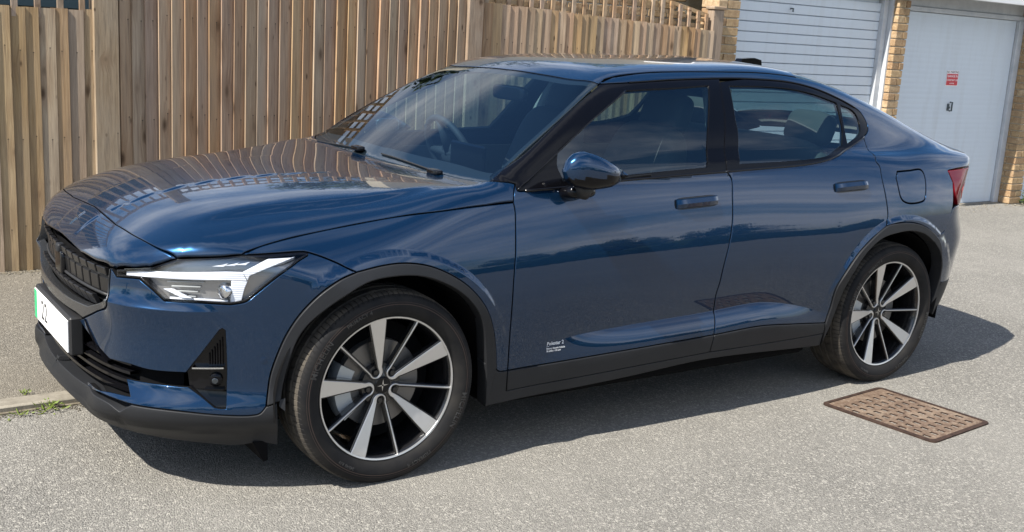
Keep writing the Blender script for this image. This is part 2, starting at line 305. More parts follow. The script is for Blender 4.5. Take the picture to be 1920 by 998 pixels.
# ---------------------------------------------------------------- the body surface (implicit, metres; x rearwards, y across, z up)
def spw(x,kn):
    # weights of the natural cubic spline through knots kn, evaluated at x: value = w @ vals
    kn=np.asarray(kn,float); n=len(kn); h=np.diff(kn)
    A=np.zeros((n,n)); B=np.zeros((n,n)); A[0,0]=A[-1,-1]=1
    for i in range(1,n-1):
        A[i,i-1]=h[i-1]; A[i,i]=2*(h[i-1]+h[i]); A[i,i+1]=h[i]
        B[i,i-1]=6/h[i-1]; B[i,i]=-6/h[i-1]-6/h[i]; B[i,i+1]=6/h[i]
    M=np.linalg.solve(A,B)
    x=np.clip(np.asarray(x,float).ravel(),kn[0],kn[-1])
    i=np.clip(np.searchsorted(kn,x)-1,0,n-2); hh=h[i]; a=(kn[i+1]-x)/hh; b=1-a
    W=((a**3-a)*hh**2/6)[:,None]*M[i]+((b**3-b)*hh**2/6)[:,None]*M[i+1]
    r=np.arange(len(x)); W[r,i]+=a; W[r,i+1]+=b
    return W
class Sp:
    # dense table of a natural spline, extended linearly outside its knots
    def __init__(s,kn,v,e0=None,e1=None):
        s.k0,s.k1=kn[0],kn[-1]; s.g=np.linspace(s.k0,s.k1,1500); s.v=spw(s.g,kn)@np.asarray(v,float)
        d=s.g[1]-s.g[0]; s.d0=(s.v[1]-s.v[0])/d; s.d1=(s.v[-1]-s.v[-2])/d
    def __call__(s,x):
        x=np.asarray(x,float); xc=np.clip(x,s.k0,s.k1)
        t=(xc-s.k0)/(s.k1-s.k0)*1499; i=np.minimum(t.astype(int),1498); f=t-i
        # Catmull-Rom on the dense table keeps the slope continuous
        p0=s.v[np.maximum(i-1,0)];p1=s.v[i];p2=s.v[i+1];p3=s.v[np.minimum(i+2,1499)]
        r=p1+.5*f*(p2-p0+f*(2*p0-5*p1+4*p2-p3+f*(3*(p1-p2)+p3-p0)))
        return r+np.where(x<s.k0,(x-s.k0)*s.d0,0)+np.where(x>s.k1,(x-s.k1)*s.d1,0)
def sstep(t): t=np.clip(t,0,1); return t*t*t*(t*(6*t-15)+10)
def smax(a,b,k):
    h=np.maximum(k-np.abs(a-b),0)/k; return np.maximum(a,b)+h*h*h*k/6
def smin(a,b,k): return -smax(-a,-b,k)
XS=[-.85,-.45,0,.45,1.0,1.6,2.2,2.735,3.2,3.65]; ZS=[.15,.30,.42,.55,.70,.85,.98,1.10]
TS=np.array([
 [.840,.860,.865,.870,.865,.838,.790,.700],
 [.870,.890,.900,.908,.904,.876,.822,.740],
 [.870,.895,.910,.921,.919,.890,.842,.775],
 [.860,.885,.901,.914,.916,.892,.856,.808],
 [.850,.880,.896,.911,.914,.892,.862,.822],
 [.850,.880,.896,.911,.915,.895,.867,.828],
 [.850,.880,.897,.915,.922,.905,.876,.836],
 [.870,.895,.911,.926,.932,.920,.890,.846],
 [.860,.880,.892,.905,.910,.898,.866,.820],
 [.800,.820,.835,.850,.855,.840,.808,.760]])
def S0(x,z):
    sh=np.shape(x); x=np.clip(np.ravel(x),-.85,3.65); z=np.ravel(z); zc=np.clip(z,.15,1.10)
    r=np.einsum('ni,ij,nj->n',spw(x,XS),TS,spw(zc,ZS))
    return (r+np.where(z>1.1,-(z-1.1)*.55,0)).reshape(sh)
ZT=Sp([.5,.7,.9,1.25,1.6,1.85,2.0,2.15,2.35],[.345,.43,.452,.463,.475,.482,.462,.43,.365])   # upper edge of the door hollow
DT=Sp([.5,.62,.8,1.0,1.5,1.9,2.1,2.25,2.35],[.001,.004,.024,.038,.043,.042,.030,.014,.001])
def S(x,z):
    s=S0(x,z)
    u=z-ZT(x); d=np.maximum(DT(np.clip(x,.5,2.35)),0)*sstep((x-.53)/.10)*sstep((2.34-x)/.10)
    hol=np.where(u>0,-.42*d*np.exp(-np.maximum(u,0)/.17),-.42*d+1.02*d*(1-np.clip(1+u/.115,0,1)**1.75))
    s=s+hol
    s=s+chin(z)*.8*sstep((-.42-x)/.10)
    for cx,R in ((0,.505),(2.735,.505)):
        r=np.hypot(x-cx,z-.336); up=sstep((z-.42)/.2)
        s=s+.014*sstep((R-r)/.026)*up
    return s
NOSE=Sp([.12,.17,.24,.30,.37,.45,.53,.60,.68,.74,.79,.84],[-.86,-.895,-.903,-.898,-.892,-.895,-.902,-.900,-.895,-.890,-.880,-.858])
def chin(z): return .040*sstep((.415-z)/.12)*sstep((z-.205)/.085)
def ledge(z): return np.where(z>.652,.026*np.exp(-np.maximum(z-.652,0)/.026),.026*np.clip(1-(.652-z)/.16,0,1)**2)   # crease under the headlamps
def Fx(y,z): return NOSE(z)-ledge(z)*sstep((np.abs(y)-.45)/.10)*(1-sstep((np.abs(y)-.74)/.10))-chin(z)*sstep((np.abs(y)-.30)/.22)+(.20-.05*sstep((z-.5)/.2)+.24*sstep((.33-z)/.18))*y**2+(.84+.06*sstep((z-.5)/.2))*y**6
TAIL=Sp([.15,.25,.40,.60,.70,.80,.92,1.0,1.07],[3.40,3.50,3.60,3.66,3.675,3.635,3.63,3.65,3.67])
def Rx(y,z): return TAIL(z)-.27*y**2-.42*y**6
HC=Sp([-.88,-.83,-.75,-.65,-.5,-.3,-.1,.15,.38],[.772,.822,.872,.917,.962,.995,1.012,1.022,1.030])
DC=Sp([.38,1.0,2.4,2.8,3.1,3.4,3.7],[1.028,1.11,1.13,1.13,1.135,1.115,1.085])
def T(x,y):
    t=sstep((.45-x)/.8)
    h=HC(x)-(.05*y**2+.26*y**6)*t
    yr=.60+.10*sstep((x+.7)/1.0); h=h-.013*sstep((y-yr)/.07+.5)*sstep((x+.66)/.25)*sstep((.36-x)/.35)
    yc=.12+.16*(x+.87); h=h+.004*sstep((yc-y)/.02+.5)*sstep((.2-x)/.5)
    return np.where(x<.38,h,DC(x)-(.05*y**2+.26*y**6)*t-.03*y**2*sstep((x-2.4)/.6))
GB=Sp([.3,.6,1.0,1.6,2.2,2.6,3.0,3.4,3.7],[.80,.826,.838,.838,.832,.815,.775,.725,.67])
def G(x,z):
    u=z-1.05; return GB(x)-np.where(u>0,.46*u+.42*u*u,-.9*u+.46*u*0)
RC=Sp([.9,1.1,1.3,1.5,1.8,2.1,2.4,2.7,3.0,3.3,3.5,3.75],[1.415,1.462,1.488,1.500,1.509,1.514,1.486,1.415,1.318,1.203,1.130,1.07])
def Rf(x,y): return RC(x)-.07*y**2-.14*y**4
def Zw(x,y):
    X=x-.35-.13*y**2; return 1.015+.66*X-.09*X*np.abs(X)
def lower(x,y,z):
    y=np.abs(y)
    f=smax(y-S(x,z),(z-T(x,y)),.16-.08*sstep((x-.1)/.5))
    f=smax(f,Fx(y,z)-x,.05)
    f=smax(f,x-Rx(y,z),.05)
    return np.maximum(f,.14-z)+0*x
def green(x,y,z):
    y=np.abs(y)
    f=smax((y-G(x,z))*.9,z-Rf(x,y),.12)
    f=smax(f,(z-Zw(x,y))*.85,.05)
    f=smax(f,x-Rx(y,z),.05)
    return np.maximum(f,.9-z)
def body(x,y,z):
    k=.03+.12*sstep((x-2.5)/.7)
    return smin(lower(x,y,z),green(x,y,z),k)
def grad(f,P,e=1e-4):
    x,y,z=P.T
    g=np.stack([f(x+e,y,z)-f(x-e,y,z),f(x,y+e,z)-f(x,y-e,z),f(x,y,z+e)-f(x,y,z-e)],1)
    return g/np.linalg.norm(g,axis=1)[:,None]
def hit(f,O,D,t0,t1,n=140,it=22):
    # first root of f along rays O+tD
    N=len(O); t=np.linspace(t0,t1,n); lo=np.full(N,np.nan); prev=None; done=np.zeros(N,bool)
    for a in t:
        idx=np.where(~done)[0]
        if len(idx)==0: break
        P=O[idx]+a*D[idx]; v=f(*P.T)
        h=v<0; lo[idx[h]]=a; done[idx[h]]=True
    st=(t1-t0)/(n-1); hi=lo.copy(); l=lo-st
    ok=np.where(done)[0]
    for _ in range(it):
        m=(l[ok]+hi[ok])/2; P=O[ok]+m[:,None]*D[ok]; v=f(*P.T)<0
        hi[ok[v]]=m[v]; l[ok[~v]]=m[~v]
    return O+hi[:,None]*D, done
# feature lines on the body surface
CURVES={
 'hoodline':[[-0.5033,-0.8052,0.8372],[-0.4526,-0.7981,0.8559],[-0.3777,-0.7922,0.8724],[-0.2864,-0.7876,0.8877],[-0.1104,-0.7921,0.9137],[0.0596,-0.8167,0.9394],[0.1985,-0.8444,0.9535],[0.3392,-0.8551,0.9659],[0.5045,-0.8586,0.9754]],
 'hl_top_a':[[-0.681,-0.7074,0.8163],[-0.6198,-0.7506,0.8236],[-0.5572,-0.7848,0.8297],[-0.5033,-0.8052,0.8372]],
 'hl_top_b':[[-0.5033,-0.8052,0.8372],[-0.4093,-0.8259,0.8404],[-0.3044,-0.8393,0.8423],[-0.2912,-0.8434,0.8396]],
 'hl_tip':[[-0.2912,-0.8434,0.8396],[-0.286,-0.8476,0.8357],[-0.296,-0.8507,0.8307]],
 'hl_low':[[-0.296,-0.8507,0.8307],[-0.3331,-0.8593,0.8148],[-0.4046,-0.8612,0.7682],[-0.4704,-0.8402,0.7107],[-0.4959,-0.8304,0.6878],[-0.5402,-0.8117,0.6768]],
 'hl_bot':[[-0.5402,-0.8117,0.6768],[-0.6337,-0.7653,0.6814],[-0.7205,-0.7029,0.6815]],
 'hl_lowin':[[-0.7205,-0.7029,0.6815],[-0.748,-0.6685,0.7119],[-0.7764,-0.628,0.7411]],
 'hl_in':[[-0.7764,-0.628,0.7411],[-0.8011,-0.5898,0.7381],[-0.8252,-0.5416,0.733]],
 'hl_end':[[-0.8252,-0.5416,0.733],[-0.8254,-0.5368,0.7444],[-0.8246,-0.5342,0.7562]],
 'hl_topin':[[-0.8246,-0.5342,0.7562],[-0.7876,-0.6034,0.77],[-0.7507,-0.6515,0.7801]],
 'hl_topin2':[[-0.7507,-0.6515,0.7801],[-0.7172,-0.6814,0.7987],[-0.681,-0.7074,0.8163]],
 'seam':[[-0.681,-0.7074,0.8163],[-0.7216,-0.6411,0.8414],[-0.7486,-0.5168,0.8544],[-0.7631,-0.3073,0.8605]],
 'dgapf_top':[[0.5306,-0.8242,1.0382],[0.5132,-0.844,1.0101],[0.5045,-0.8586,0.9754]],
 'dgapf':[[0.5045,-0.8586,0.9754],[0.5075,-0.8675,0.9471],[0.5027,-0.8849,0.8813],[0.4963,-0.903,0.796],[0.4863,-0.9163,0.6899],[0.4882,-0.9099,0.5082],[0.5008,-0.8904,0.3444]],
 'dgapf_low':[[0.5008,-0.8904,0.3444],[0.508,-0.8776,0.2597]],
 'bgap':[[1.5954,-0.843,1.0616],[1.6087,-0.8475,1.0461],[1.6197,-0.8512,1.0305],[1.6136,-0.8721,0.9568],[1.6099,-0.8879,0.88],[1.5987,-0.9004,0.8029],[1.5633,-0.9103,0.6696],[1.5551,-0.9061,0.6001],[1.5468,-0.8984,0.5433],[1.5555,-0.8872,0.4674],[1.5414,-0.915,0.3738]],
 'bgap_low':[[1.5414,-0.915,0.3738],[1.5332,-0.9058,0.2976]],
 'bgap_up':[[1.7473,-0.5996,1.4225],[1.7322,-0.6249,1.3963],[1.7095,-0.6644,1.3461],[1.6925,-0.7017,1.292],[1.6665,-0.7389,1.234],[1.6043,-0.8214,1.1081],[1.5954,-0.843,1.0616]],
 'rgap':[[2.5854,-0.7429,1.1909],[2.586,-0.7861,1.1276],[2.5654,-0.8477,1.0877],[2.5823,-0.8582,1.0662],[2.5839,-0.8785,1.011],[2.5963,-0.9028,0.9284],[2.6057,-0.9162,0.8643],[2.6058,-0.9219,0.8271],[2.5842,-0.9387,0.7955]],
 'archF':[[-0.1471,-0.9096,0.7748],[-0.0454,-0.913,0.7916],[0.0317,-0.9169,0.7943],[0.1196,-0.9214,0.7795],[0.2057,-0.9272,0.744],[0.2846,-0.9323,0.6926],[0.3564,-0.9329,0.6158],[0.4055,-0.9197,0.5218],[0.429,-0.9053,0.4504],[0.4453,-0.8945,0.3673]],
 'archF_front':[[-0.1471,-0.9096,0.7748],[-0.2126,-0.9124,0.7517],[-0.2727,-0.9048,0.7119],[-0.3335,-0.8888,0.6473],[-0.3746,-0.875,0.5796],[-0.4022,-0.864,0.5091],[-0.4214,-0.8544,0.4394],[-0.4292,-0.8526,0.3812],[-0.4373,-0.8606,0.3333]],
 'archFin':[[-0.3782,-0.8076,0.1721],[-0.3916,-0.8754,0.3368],[-0.3673,-0.8749,0.4714],[-0.3305,-0.8893,0.5785],[-0.2619,-0.9092,0.6525],[-0.123,-0.9247,0.7344],[-0.0121,-0.9257,0.7513],[0.1028,-0.928,0.7416],[0.2181,-0.9328,0.6945],[0.2959,-0.9341,0.6336],[0.3503,-0.9271,0.5535],[0.3901,-0.8989,0.3921],[0.4175,-0.8707,0.2076]],
 'fbseam':[[-0.2912,-0.8434,0.8396],[-0.2558,-0.8578,0.8276],[-0.2154,-0.8745,0.8103],[-0.1471,-0.9096,0.7748]],
 'fend_bot':[[0.4453,-0.8945,0.3673],[0.4512,-0.8923,0.3514],[0.4642,-0.8912,0.3453],[0.5008,-0.8904,0.3444]],
 'sill':[[0.5008,-0.8904,0.3444],[0.6453,-0.8909,0.347],[0.8943,-0.9062,0.3569],[1.2334,-0.9133,0.3664],[1.5414,-0.915,0.3738]],
 'sillr':[[1.5414,-0.915,0.3738],[1.8198,-0.9153,0.383],[2.0198,-0.9071,0.3684],[2.2873,-0.8894,0.3423]],
 'sill_low':[[0.508,-0.8776,0.2597],[1.0587,-0.9012,0.2838],[1.5332,-0.9058,0.2976]],
 'sill_lowr':[[1.5332,-0.9058,0.2976],[2.2884,-0.8834,0.2916]],
 'rocker':[[0.4175,-0.8707,0.2076],[1.0702,-0.893,0.2392],[1.55,-0.8997,0.2629],[2.291,-0.8716,0.2284]],
 'archR':[[2.2873,-0.8894,0.3423],[2.2991,-0.899,0.4215],[2.3012,-0.9238,0.5329],[2.3836,-0.9411,0.6613],[2.4683,-0.9418,0.7316],[2.5842,-0.9387,0.7955],[2.6766,-0.9396,0.805],[2.7786,-0.94,0.8013],[2.884,-0.9402,0.7751],[2.9878,-0.9386,0.7215]],
 'archR2':[[2.9878,-0.9386,0.7215],[3.0307,-0.9368,0.6784],[3.0669,-0.9317,0.5912],[3.1152,-0.9056,0.4694]],
 'archRin':[[2.291,-0.8716,0.2284],[2.3194,-0.8855,0.3147],[2.3394,-0.9005,0.417],[2.3633,-0.9292,0.5467],[2.4386,-0.9425,0.6629],[2.5398,-0.9433,0.7327],[2.6532,-0.9436,0.757],[2.7662,-0.9434,0.761],[2.874,-0.9425,0.7392],[2.9563,-0.9405,0.697],[3.0227,-0.9367,0.6385]],
 'belt_f':[[0.5306,-0.8242,1.0382],[0.5301,-0.8411,1.017],[0.5635,-0.8449,1.0135],[0.7637,-0.8463,1.0224],[1.0422,-0.8439,1.0408],[1.4022,-0.8444,1.0552],[1.5954,-0.843,1.0616]],
 'belt_r':[[1.5954,-0.843,1.0616],[1.8115,-0.8409,1.0702],[2.0485,-0.8399,1.0793],[2.177,-0.8371,1.0908],[2.2756,-0.828,1.1074],[2.4485,-0.7752,1.1479],[2.5854,-0.7429,1.1909]],
 'win_rear':[[2.5854,-0.7429,1.1909],[2.6288,-0.7273,1.2119],[2.6476,-0.7143,1.231],[2.6515,-0.6959,1.2598],[2.6355,-0.6674,1.3029],[2.6073,-0.6555,1.322]],
 'rail':[[2.6073,-0.6555,1.322],[2.508,-0.6319,1.3619],[2.3726,-0.6054,1.4026],[2.2048,-0.5874,1.4297],[1.918,-0.5829,1.4383],[1.7603,-0.5847,1.4357],[1.4767,-0.5957,1.4238],[1.2231,-0.6071,1.4066],[1.1007,-0.6023,1.3992],[1.0725,-0.5962,1.3971]],
 'ws_edge':[[1.0725,-0.5962,1.3971],[0.901,-0.6631,1.3121],[0.759,-0.703,1.2306],[0.605,-0.734,1.134],[0.4545,-0.7682,1.0421]],
 'ws_top':[[1.0725,-0.5962,1.3971],[1.0344,-0.474,1.406],[1.0255,-0.3178,1.4115],[1.0232,-0.052,1.4174]],
 'ws_bot':[[0.4545,-0.7682,1.0421],[0.4423,-0.7476,1.0394],[0.4213,-0.6889,1.0355],[0.3975,-0.4869,1.0341],[0.3784,-0.3234,1.0332],[0.3658,-0.0887,1.0329]],
 'cowl_end':[[0.5306,-0.8242,1.0382],[0.4819,-0.8047,1.0446],[0.4545,-0.7682,1.0421]],
 'glass_f':[[[0.7423,-0.8383,1.0472],[0.7316,-0.81,1.0972],[0.7504,-0.7819,1.152]],[[0.7504,-0.7819,1.152],[0.9012,-0.7366,1.2361],[1.1757,-0.6404,1.3735]],[[1.1757,-0.6404,1.3735],[1.317,-0.6358,1.3823],[1.4485,-0.6311,1.3889],[1.6638,-0.6183,1.4036]],[[1.6638,-0.6183,1.4036],[1.5654,-0.7393,1.234],[1.487,-0.8341,1.0829]],[[1.487,-0.8341,1.0829],[1.2318,-0.8371,1.0713],[1.063,-0.8392,1.0628],[0.7423,-0.8383,1.0472]]],
 'glass_r':[[[1.7903,-0.618,1.4039],[1.7495,-0.7153,1.2707],[1.7369,-0.7516,1.2123],[1.6824,-0.8307,1.0932]],[[1.6824,-0.8307,1.0932],[1.8518,-0.8306,1.0959],[1.9876,-0.8294,1.1003],[2.119,-0.8265,1.1061],[2.2519,-0.8156,1.1183],[2.4031,-0.7702,1.1602]],[[2.4031,-0.7702,1.1602],[2.4432,-0.7307,1.2253],[2.4752,-0.6506,1.3429]],[[2.4752,-0.6506,1.3429],[2.3196,-0.6285,1.3811],[2.1756,-0.6178,1.3997],[2.0012,-0.6156,1.4057],[1.7903,-0.618,1.4039]]],
 'glass_q':[[[2.4991,-0.6561,1.3336],[2.4635,-0.7255,1.2322],[2.4486,-0.7646,1.1667]],[[2.4486,-0.7646,1.1667],[2.4894,-0.7563,1.1779],[2.5598,-0.7361,1.2055],[2.5829,-0.7204,1.2291],[2.5937,-0.6847,1.2839],[2.5744,-0.6679,1.3101],[2.4991,-0.6561,1.3336]]],
 'flap':[[2.7035,-0.8694,1.0398],[2.7973,-0.8674,1.0425],[2.8944,-0.8649,1.0425],[2.9143,-0.875,1.0122],[2.8931,-0.9071,0.9053],[2.8637,-0.9104,0.8939],[2.7517,-0.9122,0.8934],[2.7089,-0.9073,0.9161],[2.6874,-0.8806,1.0086]],
 'handle_f':[[1.2799,-0.8681,0.9618],[1.521,-0.8676,0.9718],[1.5351,-0.8782,0.9269],[1.293,-0.8789,0.915]],
 'handle_r':[[2.2427,-0.8717,0.9985],[2.4667,-0.8766,1.0077],[2.4883,-0.8902,0.9654],[2.2532,-0.885,0.9527]],
 'lamp_r':[[3.1288,-0.8545,1.0333],[3.2455,-0.841,1.0396],[3.3151,-0.8301,1.0449],[0,0,0],[0,0,0],[0,0,0],[3.1906,-0.8893,0.8751],[3.1647,-0.8809,0.9422],[3.1597,-0.8716,0.9746]],
 'rbseam':[[3.1554,-0.874,0.9684],[3.1353,-0.9041,0.8474],[3.0683,-0.9194,0.7375],[2.9878,-0.9386,0.7215]],
 'grille_top':[[-0.8353,-0.5041,0.7559],[-0.8576,-0.4047,0.7601],[-0.8721,-0.2638,0.7619]],
 'grille_r':[[-0.8353,-0.5041,0.7559],[-0.8416,-0.5057,0.7067],[-0.8531,-0.5206,0.6601]],
 'grille_c':[[-0.8531,-0.5206,0.6601],[-0.8572,-0.4537,0.6292],[-0.8743,-0.367,0.5989]],
 'grille_b':[[-0.8743,-0.367,0.5989],[-0.8915,-0.2232,0.5905]],
 'frame_r':[[-0.8338,-0.5082,0.7567],[-0.8406,-0.514,0.6996],[-0.8543,-0.5304,0.6401],[-0.8629,-0.4255,0.5899],[-0.8807,-0.3232,0.5437]],
 'tri':[[-0.8856,-0.2827,0.5283],[-0.8733,-0.3533,0.498],[-0.8579,-0.4158,0.468],[-0.8366,-0.483,0.4377]],
 'band_top':[[-0.8366,-0.483,0.4377],[-0.8003,-0.5703,0.4417],[-0.752,-0.6426,0.4356],[-0.6595,-0.7306,0.4396]],
 'fog_l':[[-0.6595,-0.7306,0.4396],[-0.6165,-0.7649,0.5144],[-0.5711,-0.7958,0.5909]],
 'fog_t':[[-0.5711,-0.7958,0.5909],[-0.5622,-0.8004,0.5956],[-0.556,-0.8028,0.5893]],
 'fog_r':[[-0.556,-0.8028,0.5893],[-0.5492,-0.7997,0.4673],[-0.5501,-0.7979,0.3905],[-0.5567,-0.8118,0.33]],
 'fog_b':[[-0.5567,-0.8118,0.33],[-0.5734,-0.8037,0.3299],[-0.5875,-0.7956,0.333]],
 'fog_d':[[-0.5875,-0.7956,0.333],[-0.6176,-0.7676,0.3632],[-0.6539,-0.7343,0.3934]],
 'band_bot':[[-0.6539,-0.7343,0.3934],[-0.7523,-0.6419,0.3934],[-0.8064,-0.558,0.391]],
 'int_r':[[-0.8064,-0.558,0.391],[-0.8062,-0.605,0.3437]],
 'int_b':[[-0.8062,-0.605,0.3437],[-0.85,-0.5248,0.3405],[-0.8748,-0.3272,0.3113]],
 'strip_b':[[-0.8748,-0.3272,0.3113],[-0.8765,-0.4579,0.3252],[-0.8482,-0.5496,0.3239],[-0.8052,-0.625,0.3196]],
 'bump_bot':[[-0.8052,-0.625,0.3196],[-0.6945,-0.7344,0.3165],[-0.5543,-0.8153,0.3051],[-0.481,-0.8465,0.304],[-0.4557,-0.8566,0.3108],[-0.4373,-0.8606,0.3333]],
 'lip_top':[[-0.8052,-0.625,0.3196],[-0.8316,-0.5817,0.2873]],
 'lip_top2':[[-0.8316,-0.5817,0.2873],[-0.8596,-0.533,0.3091],[-0.8818,-0.272,0.3071],[-0.8974,-0.0037,0.3061]],
 'lip_bot':[[-0.3782,-0.8076,0.1721],[-0.4705,-0.7734,0.191],[-0.5447,-0.739,0.2009],[-0.643,-0.6819,0.2144],[-0.7131,-0.6213,0.2182],[-0.7916,-0.506,0.2124],[-0.834,-0.4191,0.2168],[-0.8717,-0.3077,0.2386],[-0.8892,-0.2055,0.2343]],
 'drl_h':[[-0.8085,-0.5688,0.7606],[-0.7374,-0.669,0.7715],[-0.5533,-0.7984,0.7836],[-0.5068,-0.8202,0.783],[-0.4924,-0.8294,0.7523],[-0.5541,-0.8011,0.7546],[-0.619,-0.7661,0.7515],[-0.7399,-0.6709,0.7494],[-0.8098,-0.5724,0.7421]],
 'drl_d':[[-0.5068,-0.8202,0.783],[-0.4688,-0.8316,0.8053],[-0.4217,-0.8322,0.8319],[-0.3326,-0.8446,0.8328],[-0.383,-0.8512,0.8173],[-0.4352,-0.8467,0.7938],[-0.4859,-0.8307,0.7697],[-0.4924,-0.8294,0.7523]],
 'drl_v':[[-0.5392,-0.8082,0.7549],[-0.4924,-0.8294,0.7523],[-0.5018,-0.8267,0.7244],[-0.5112,-0.8241,0.6824],[-0.5431,-0.8102,0.682]],
 'fogl':[[-0.5904,-0.7758,0.4366],[-0.5741,-0.7851,0.4409],[-0.5724,-0.7855,0.3952],[-0.5888,-0.7765,0.3929]],
 'sensor':[[-0.4432,-0.8479,0.4896]],
 'sensor2':[[-0.7261,-0.6709,0.4196]],
 'mirror_foot':[[0.74,-0.8485,1.0153],[0.8907,-0.8544,1.001],[0.8382,-0.8667,0.9574],[0.7746,-0.8658,0.9598]],
 'decal':[[0.6711,-0.897,0.4409],[0.751,-0.8925,0.437],[0.7709,-0.8977,0.3997],[0.6794,-0.8944,0.3926]],
}
# ---------------------------------------------------------------- panels cut from the body surface
def arr(v): return np.asarray(v,float)
FOX,ROX=-.05,2.90
class Fam:
    def __init__(s,kind): s.kind=kind
    def to2(s,P):
        P=np.atleast_2d(arr(P)); k=s.kind
        if k=='side': return P[:,[0,2]]
        if k=='top': return P[:,:2]
        if k=='front': return np.stack([np.arctan2(-P[:,1],FOX-P[:,0]),P[:,2]],1)
        return np.stack([np.arctan2(-P[:,1],P[:,0]-ROX),P[:,2]],1)
    def hit(s,q):
        q=arr(q); n=len(q); z=np.zeros(n); o=np.ones(n); k=s.kind
        if k=='side': O=np.stack([q[:,0],-1.25*o,q[:,1]],1); D=np.stack([z,o,z],1); r=(.15,1.24)
        elif k=='top': O=np.stack([q[:,0],q[:,1],1.9*o],1); D=np.stack([z,z,-o],1); r=(.3,1.75)
        else:
            sg=-1 if k=='front' else 1; ox=FOX if k=='front' else ROX
            e=np.stack([sg*np.cos(q[:,0]),-np.sin(q[:,0]),z],1); D=-e; O=np.stack([ox*o,z,q[:,1]],1)+e*1.35; r=(.1,1.34)
        P,ok=hit(body,O,D,r[0],r[1],60,24)
        if not ok.all():
            bad=np.where(~ok)[0]; good=np.where(ok)[0]
            for b in bad: P[b]=P[good[np.argmin(((q[good]-q[b])**2).sum(1))]]
            print('panel misses',k,len(bad),q[bad[:2]])
        return P
    def sc(s): return 1.2 if s.kind in('front','rear') else 1.
SIDE,TOP,FRONT,REAR=Fam('side'),Fam('top'),Fam('front'),Fam('rear')
def smooth_curve(p,ds,sc):
    # centripetal Catmull-Rom through p, resampled about every ds metres
    p=arr(p)
    if len(p)==2: pts=p
    else:
        ext=np.vstack([2*p[0]-p[1],p,2*p[-1]-p[-2]]); out=[]
        for i in range(1,len(ext)-2):
            p0,p1,p2,p3=ext[i-1:i+3]; t=[0]
            for a,b in((p0,p1),(p1,p2),(p2,p3)): t.append(t[-1]+max(np.linalg.norm(b-a),1e-6)**.5)
            u=np.linspace(t[1],t[2],9)[:-1,None]
            A1=(t[1]-u)/(t[1]-t[0])*p0+(u-t[0])/(t[1]-t[0])*p1; A2=(t[2]-u)/(t[2]-t[1])*p1+(u-t[1])/(t[2]-t[1])*p2; A3=(t[3]-u)/(t[3]-t[2])*p2+(u-t[2])/(t[3]-t[2])*p3
            B1=(t[2]-u)/(t[2]-t[0])*A1+(u-t[0])/(t[2]-t[0])*A2; B2=(t[3]-u)/(t[3]-t[1])*A2+(u-t[1])/(t[3]-t[1])*A3
            out.append((t[2]-u)/(t[2]-t[1])*B1+(u-t[1])/(t[2]-t[1])*B2)
        pts=np.vstack(out+[p[-1:]])
    d=np.r_[0,np.cumsum(np.linalg.norm(np.diff(pts,axis=0)*[sc,1],axis=1))]; n=max(int(d[-1]/ds),1)
    s=np.linspace(0,d[-1],n+1); return np.stack([np.interp(s,d,pts[:,0]),np.interp(s,d,pts[:,1])],1)
def CV(n,rev=False):
    p=arr(CURVES[n]) if isinstance(n,str) else arr(n); return p[::-1] if rev else p
def outline(fam,parts,ds=.012,sym=False):
    # parts: curve names ('-name' reversed) or 3-D point lists; joined end to end
    out=[]
    for c in parts:
        if isinstance(c,str): p=fam.to2(CV(c.lstrip('-'),c[0]=='-'))
        elif isinstance(c,tuple): p=arr(c[0])          # already 2-D
        else: p=fam.to2(c)
        if len(p)>1: p=smooth_curve(p,ds,fam.sc())
        out.append(p)
    P=np.vstack(out)
    if sym:
        m=P[::-1].copy()
        if fam.kind=='top': m[:,1]*=-1
        else: m[:,0]*=-1
        P=np.vstack([P,m])
    keep=[0]
    for i in range(1,len(P)):
        if np.linalg.norm((P[i]-P[keep[-1]])*[fam.sc(),1])>.0025: keep.append(i)
    P=P[keep]
    if np.linalg.norm((P[0]-P[-1])*[fam.sc(),1])<.0025: P=P[:-1]
    if area(P)<0: P=P[::-1]
    return P
def area(P): x,y=P.T; return .5*np.sum(x*np.roll(y,-1)-np.roll(x,-1)*y)
def inset(P,w,sc=1.):
    Q=P*[sc,1]; a=Q-np.roll(Q,1,0); b=np.roll(Q,-1,0)-Q
    a/=np.linalg.norm(a,axis=1)[:,None]; b/=np.linalg.norm(b,axis=1)[:,None]
    na=np.stack([-a[:,1],a[:,0]],1); nb=np.stack([-b[:,1],b[:,0]],1); m=na+nb; l=np.linalg.norm(m,axis=1)[:,None]; m/=np.maximum(l,1e-6)
    c=np.maximum((m*na).sum(1),.45)[:,None]
    return (Q+m*w/c)/[sc,1]
def inside(P,q):
    x,y=q.T; r=np.zeros(len(q),bool)
    for (x0,y0),(x1,y1) in zip(P,np.roll(P,-1,0)):
        c=(y0>y)!=(y1>y)
        if c.any(): r[c]^=x[c]<(x1-x0)*(y[c]-y0)/(y1-y0)+x0
    return r
def segdist(P,q):
    d=np.full(len(q),9.)
    for a,b in zip(P,np.roll(P,-1,0)):
        ab=b-a; t=np.clip(((q-a)@ab)/max(ab@ab,1e-12),0,1); d=np.minimum(d,np.linalg.norm(q-a-t[:,None]*ab,axis=1))
    return d
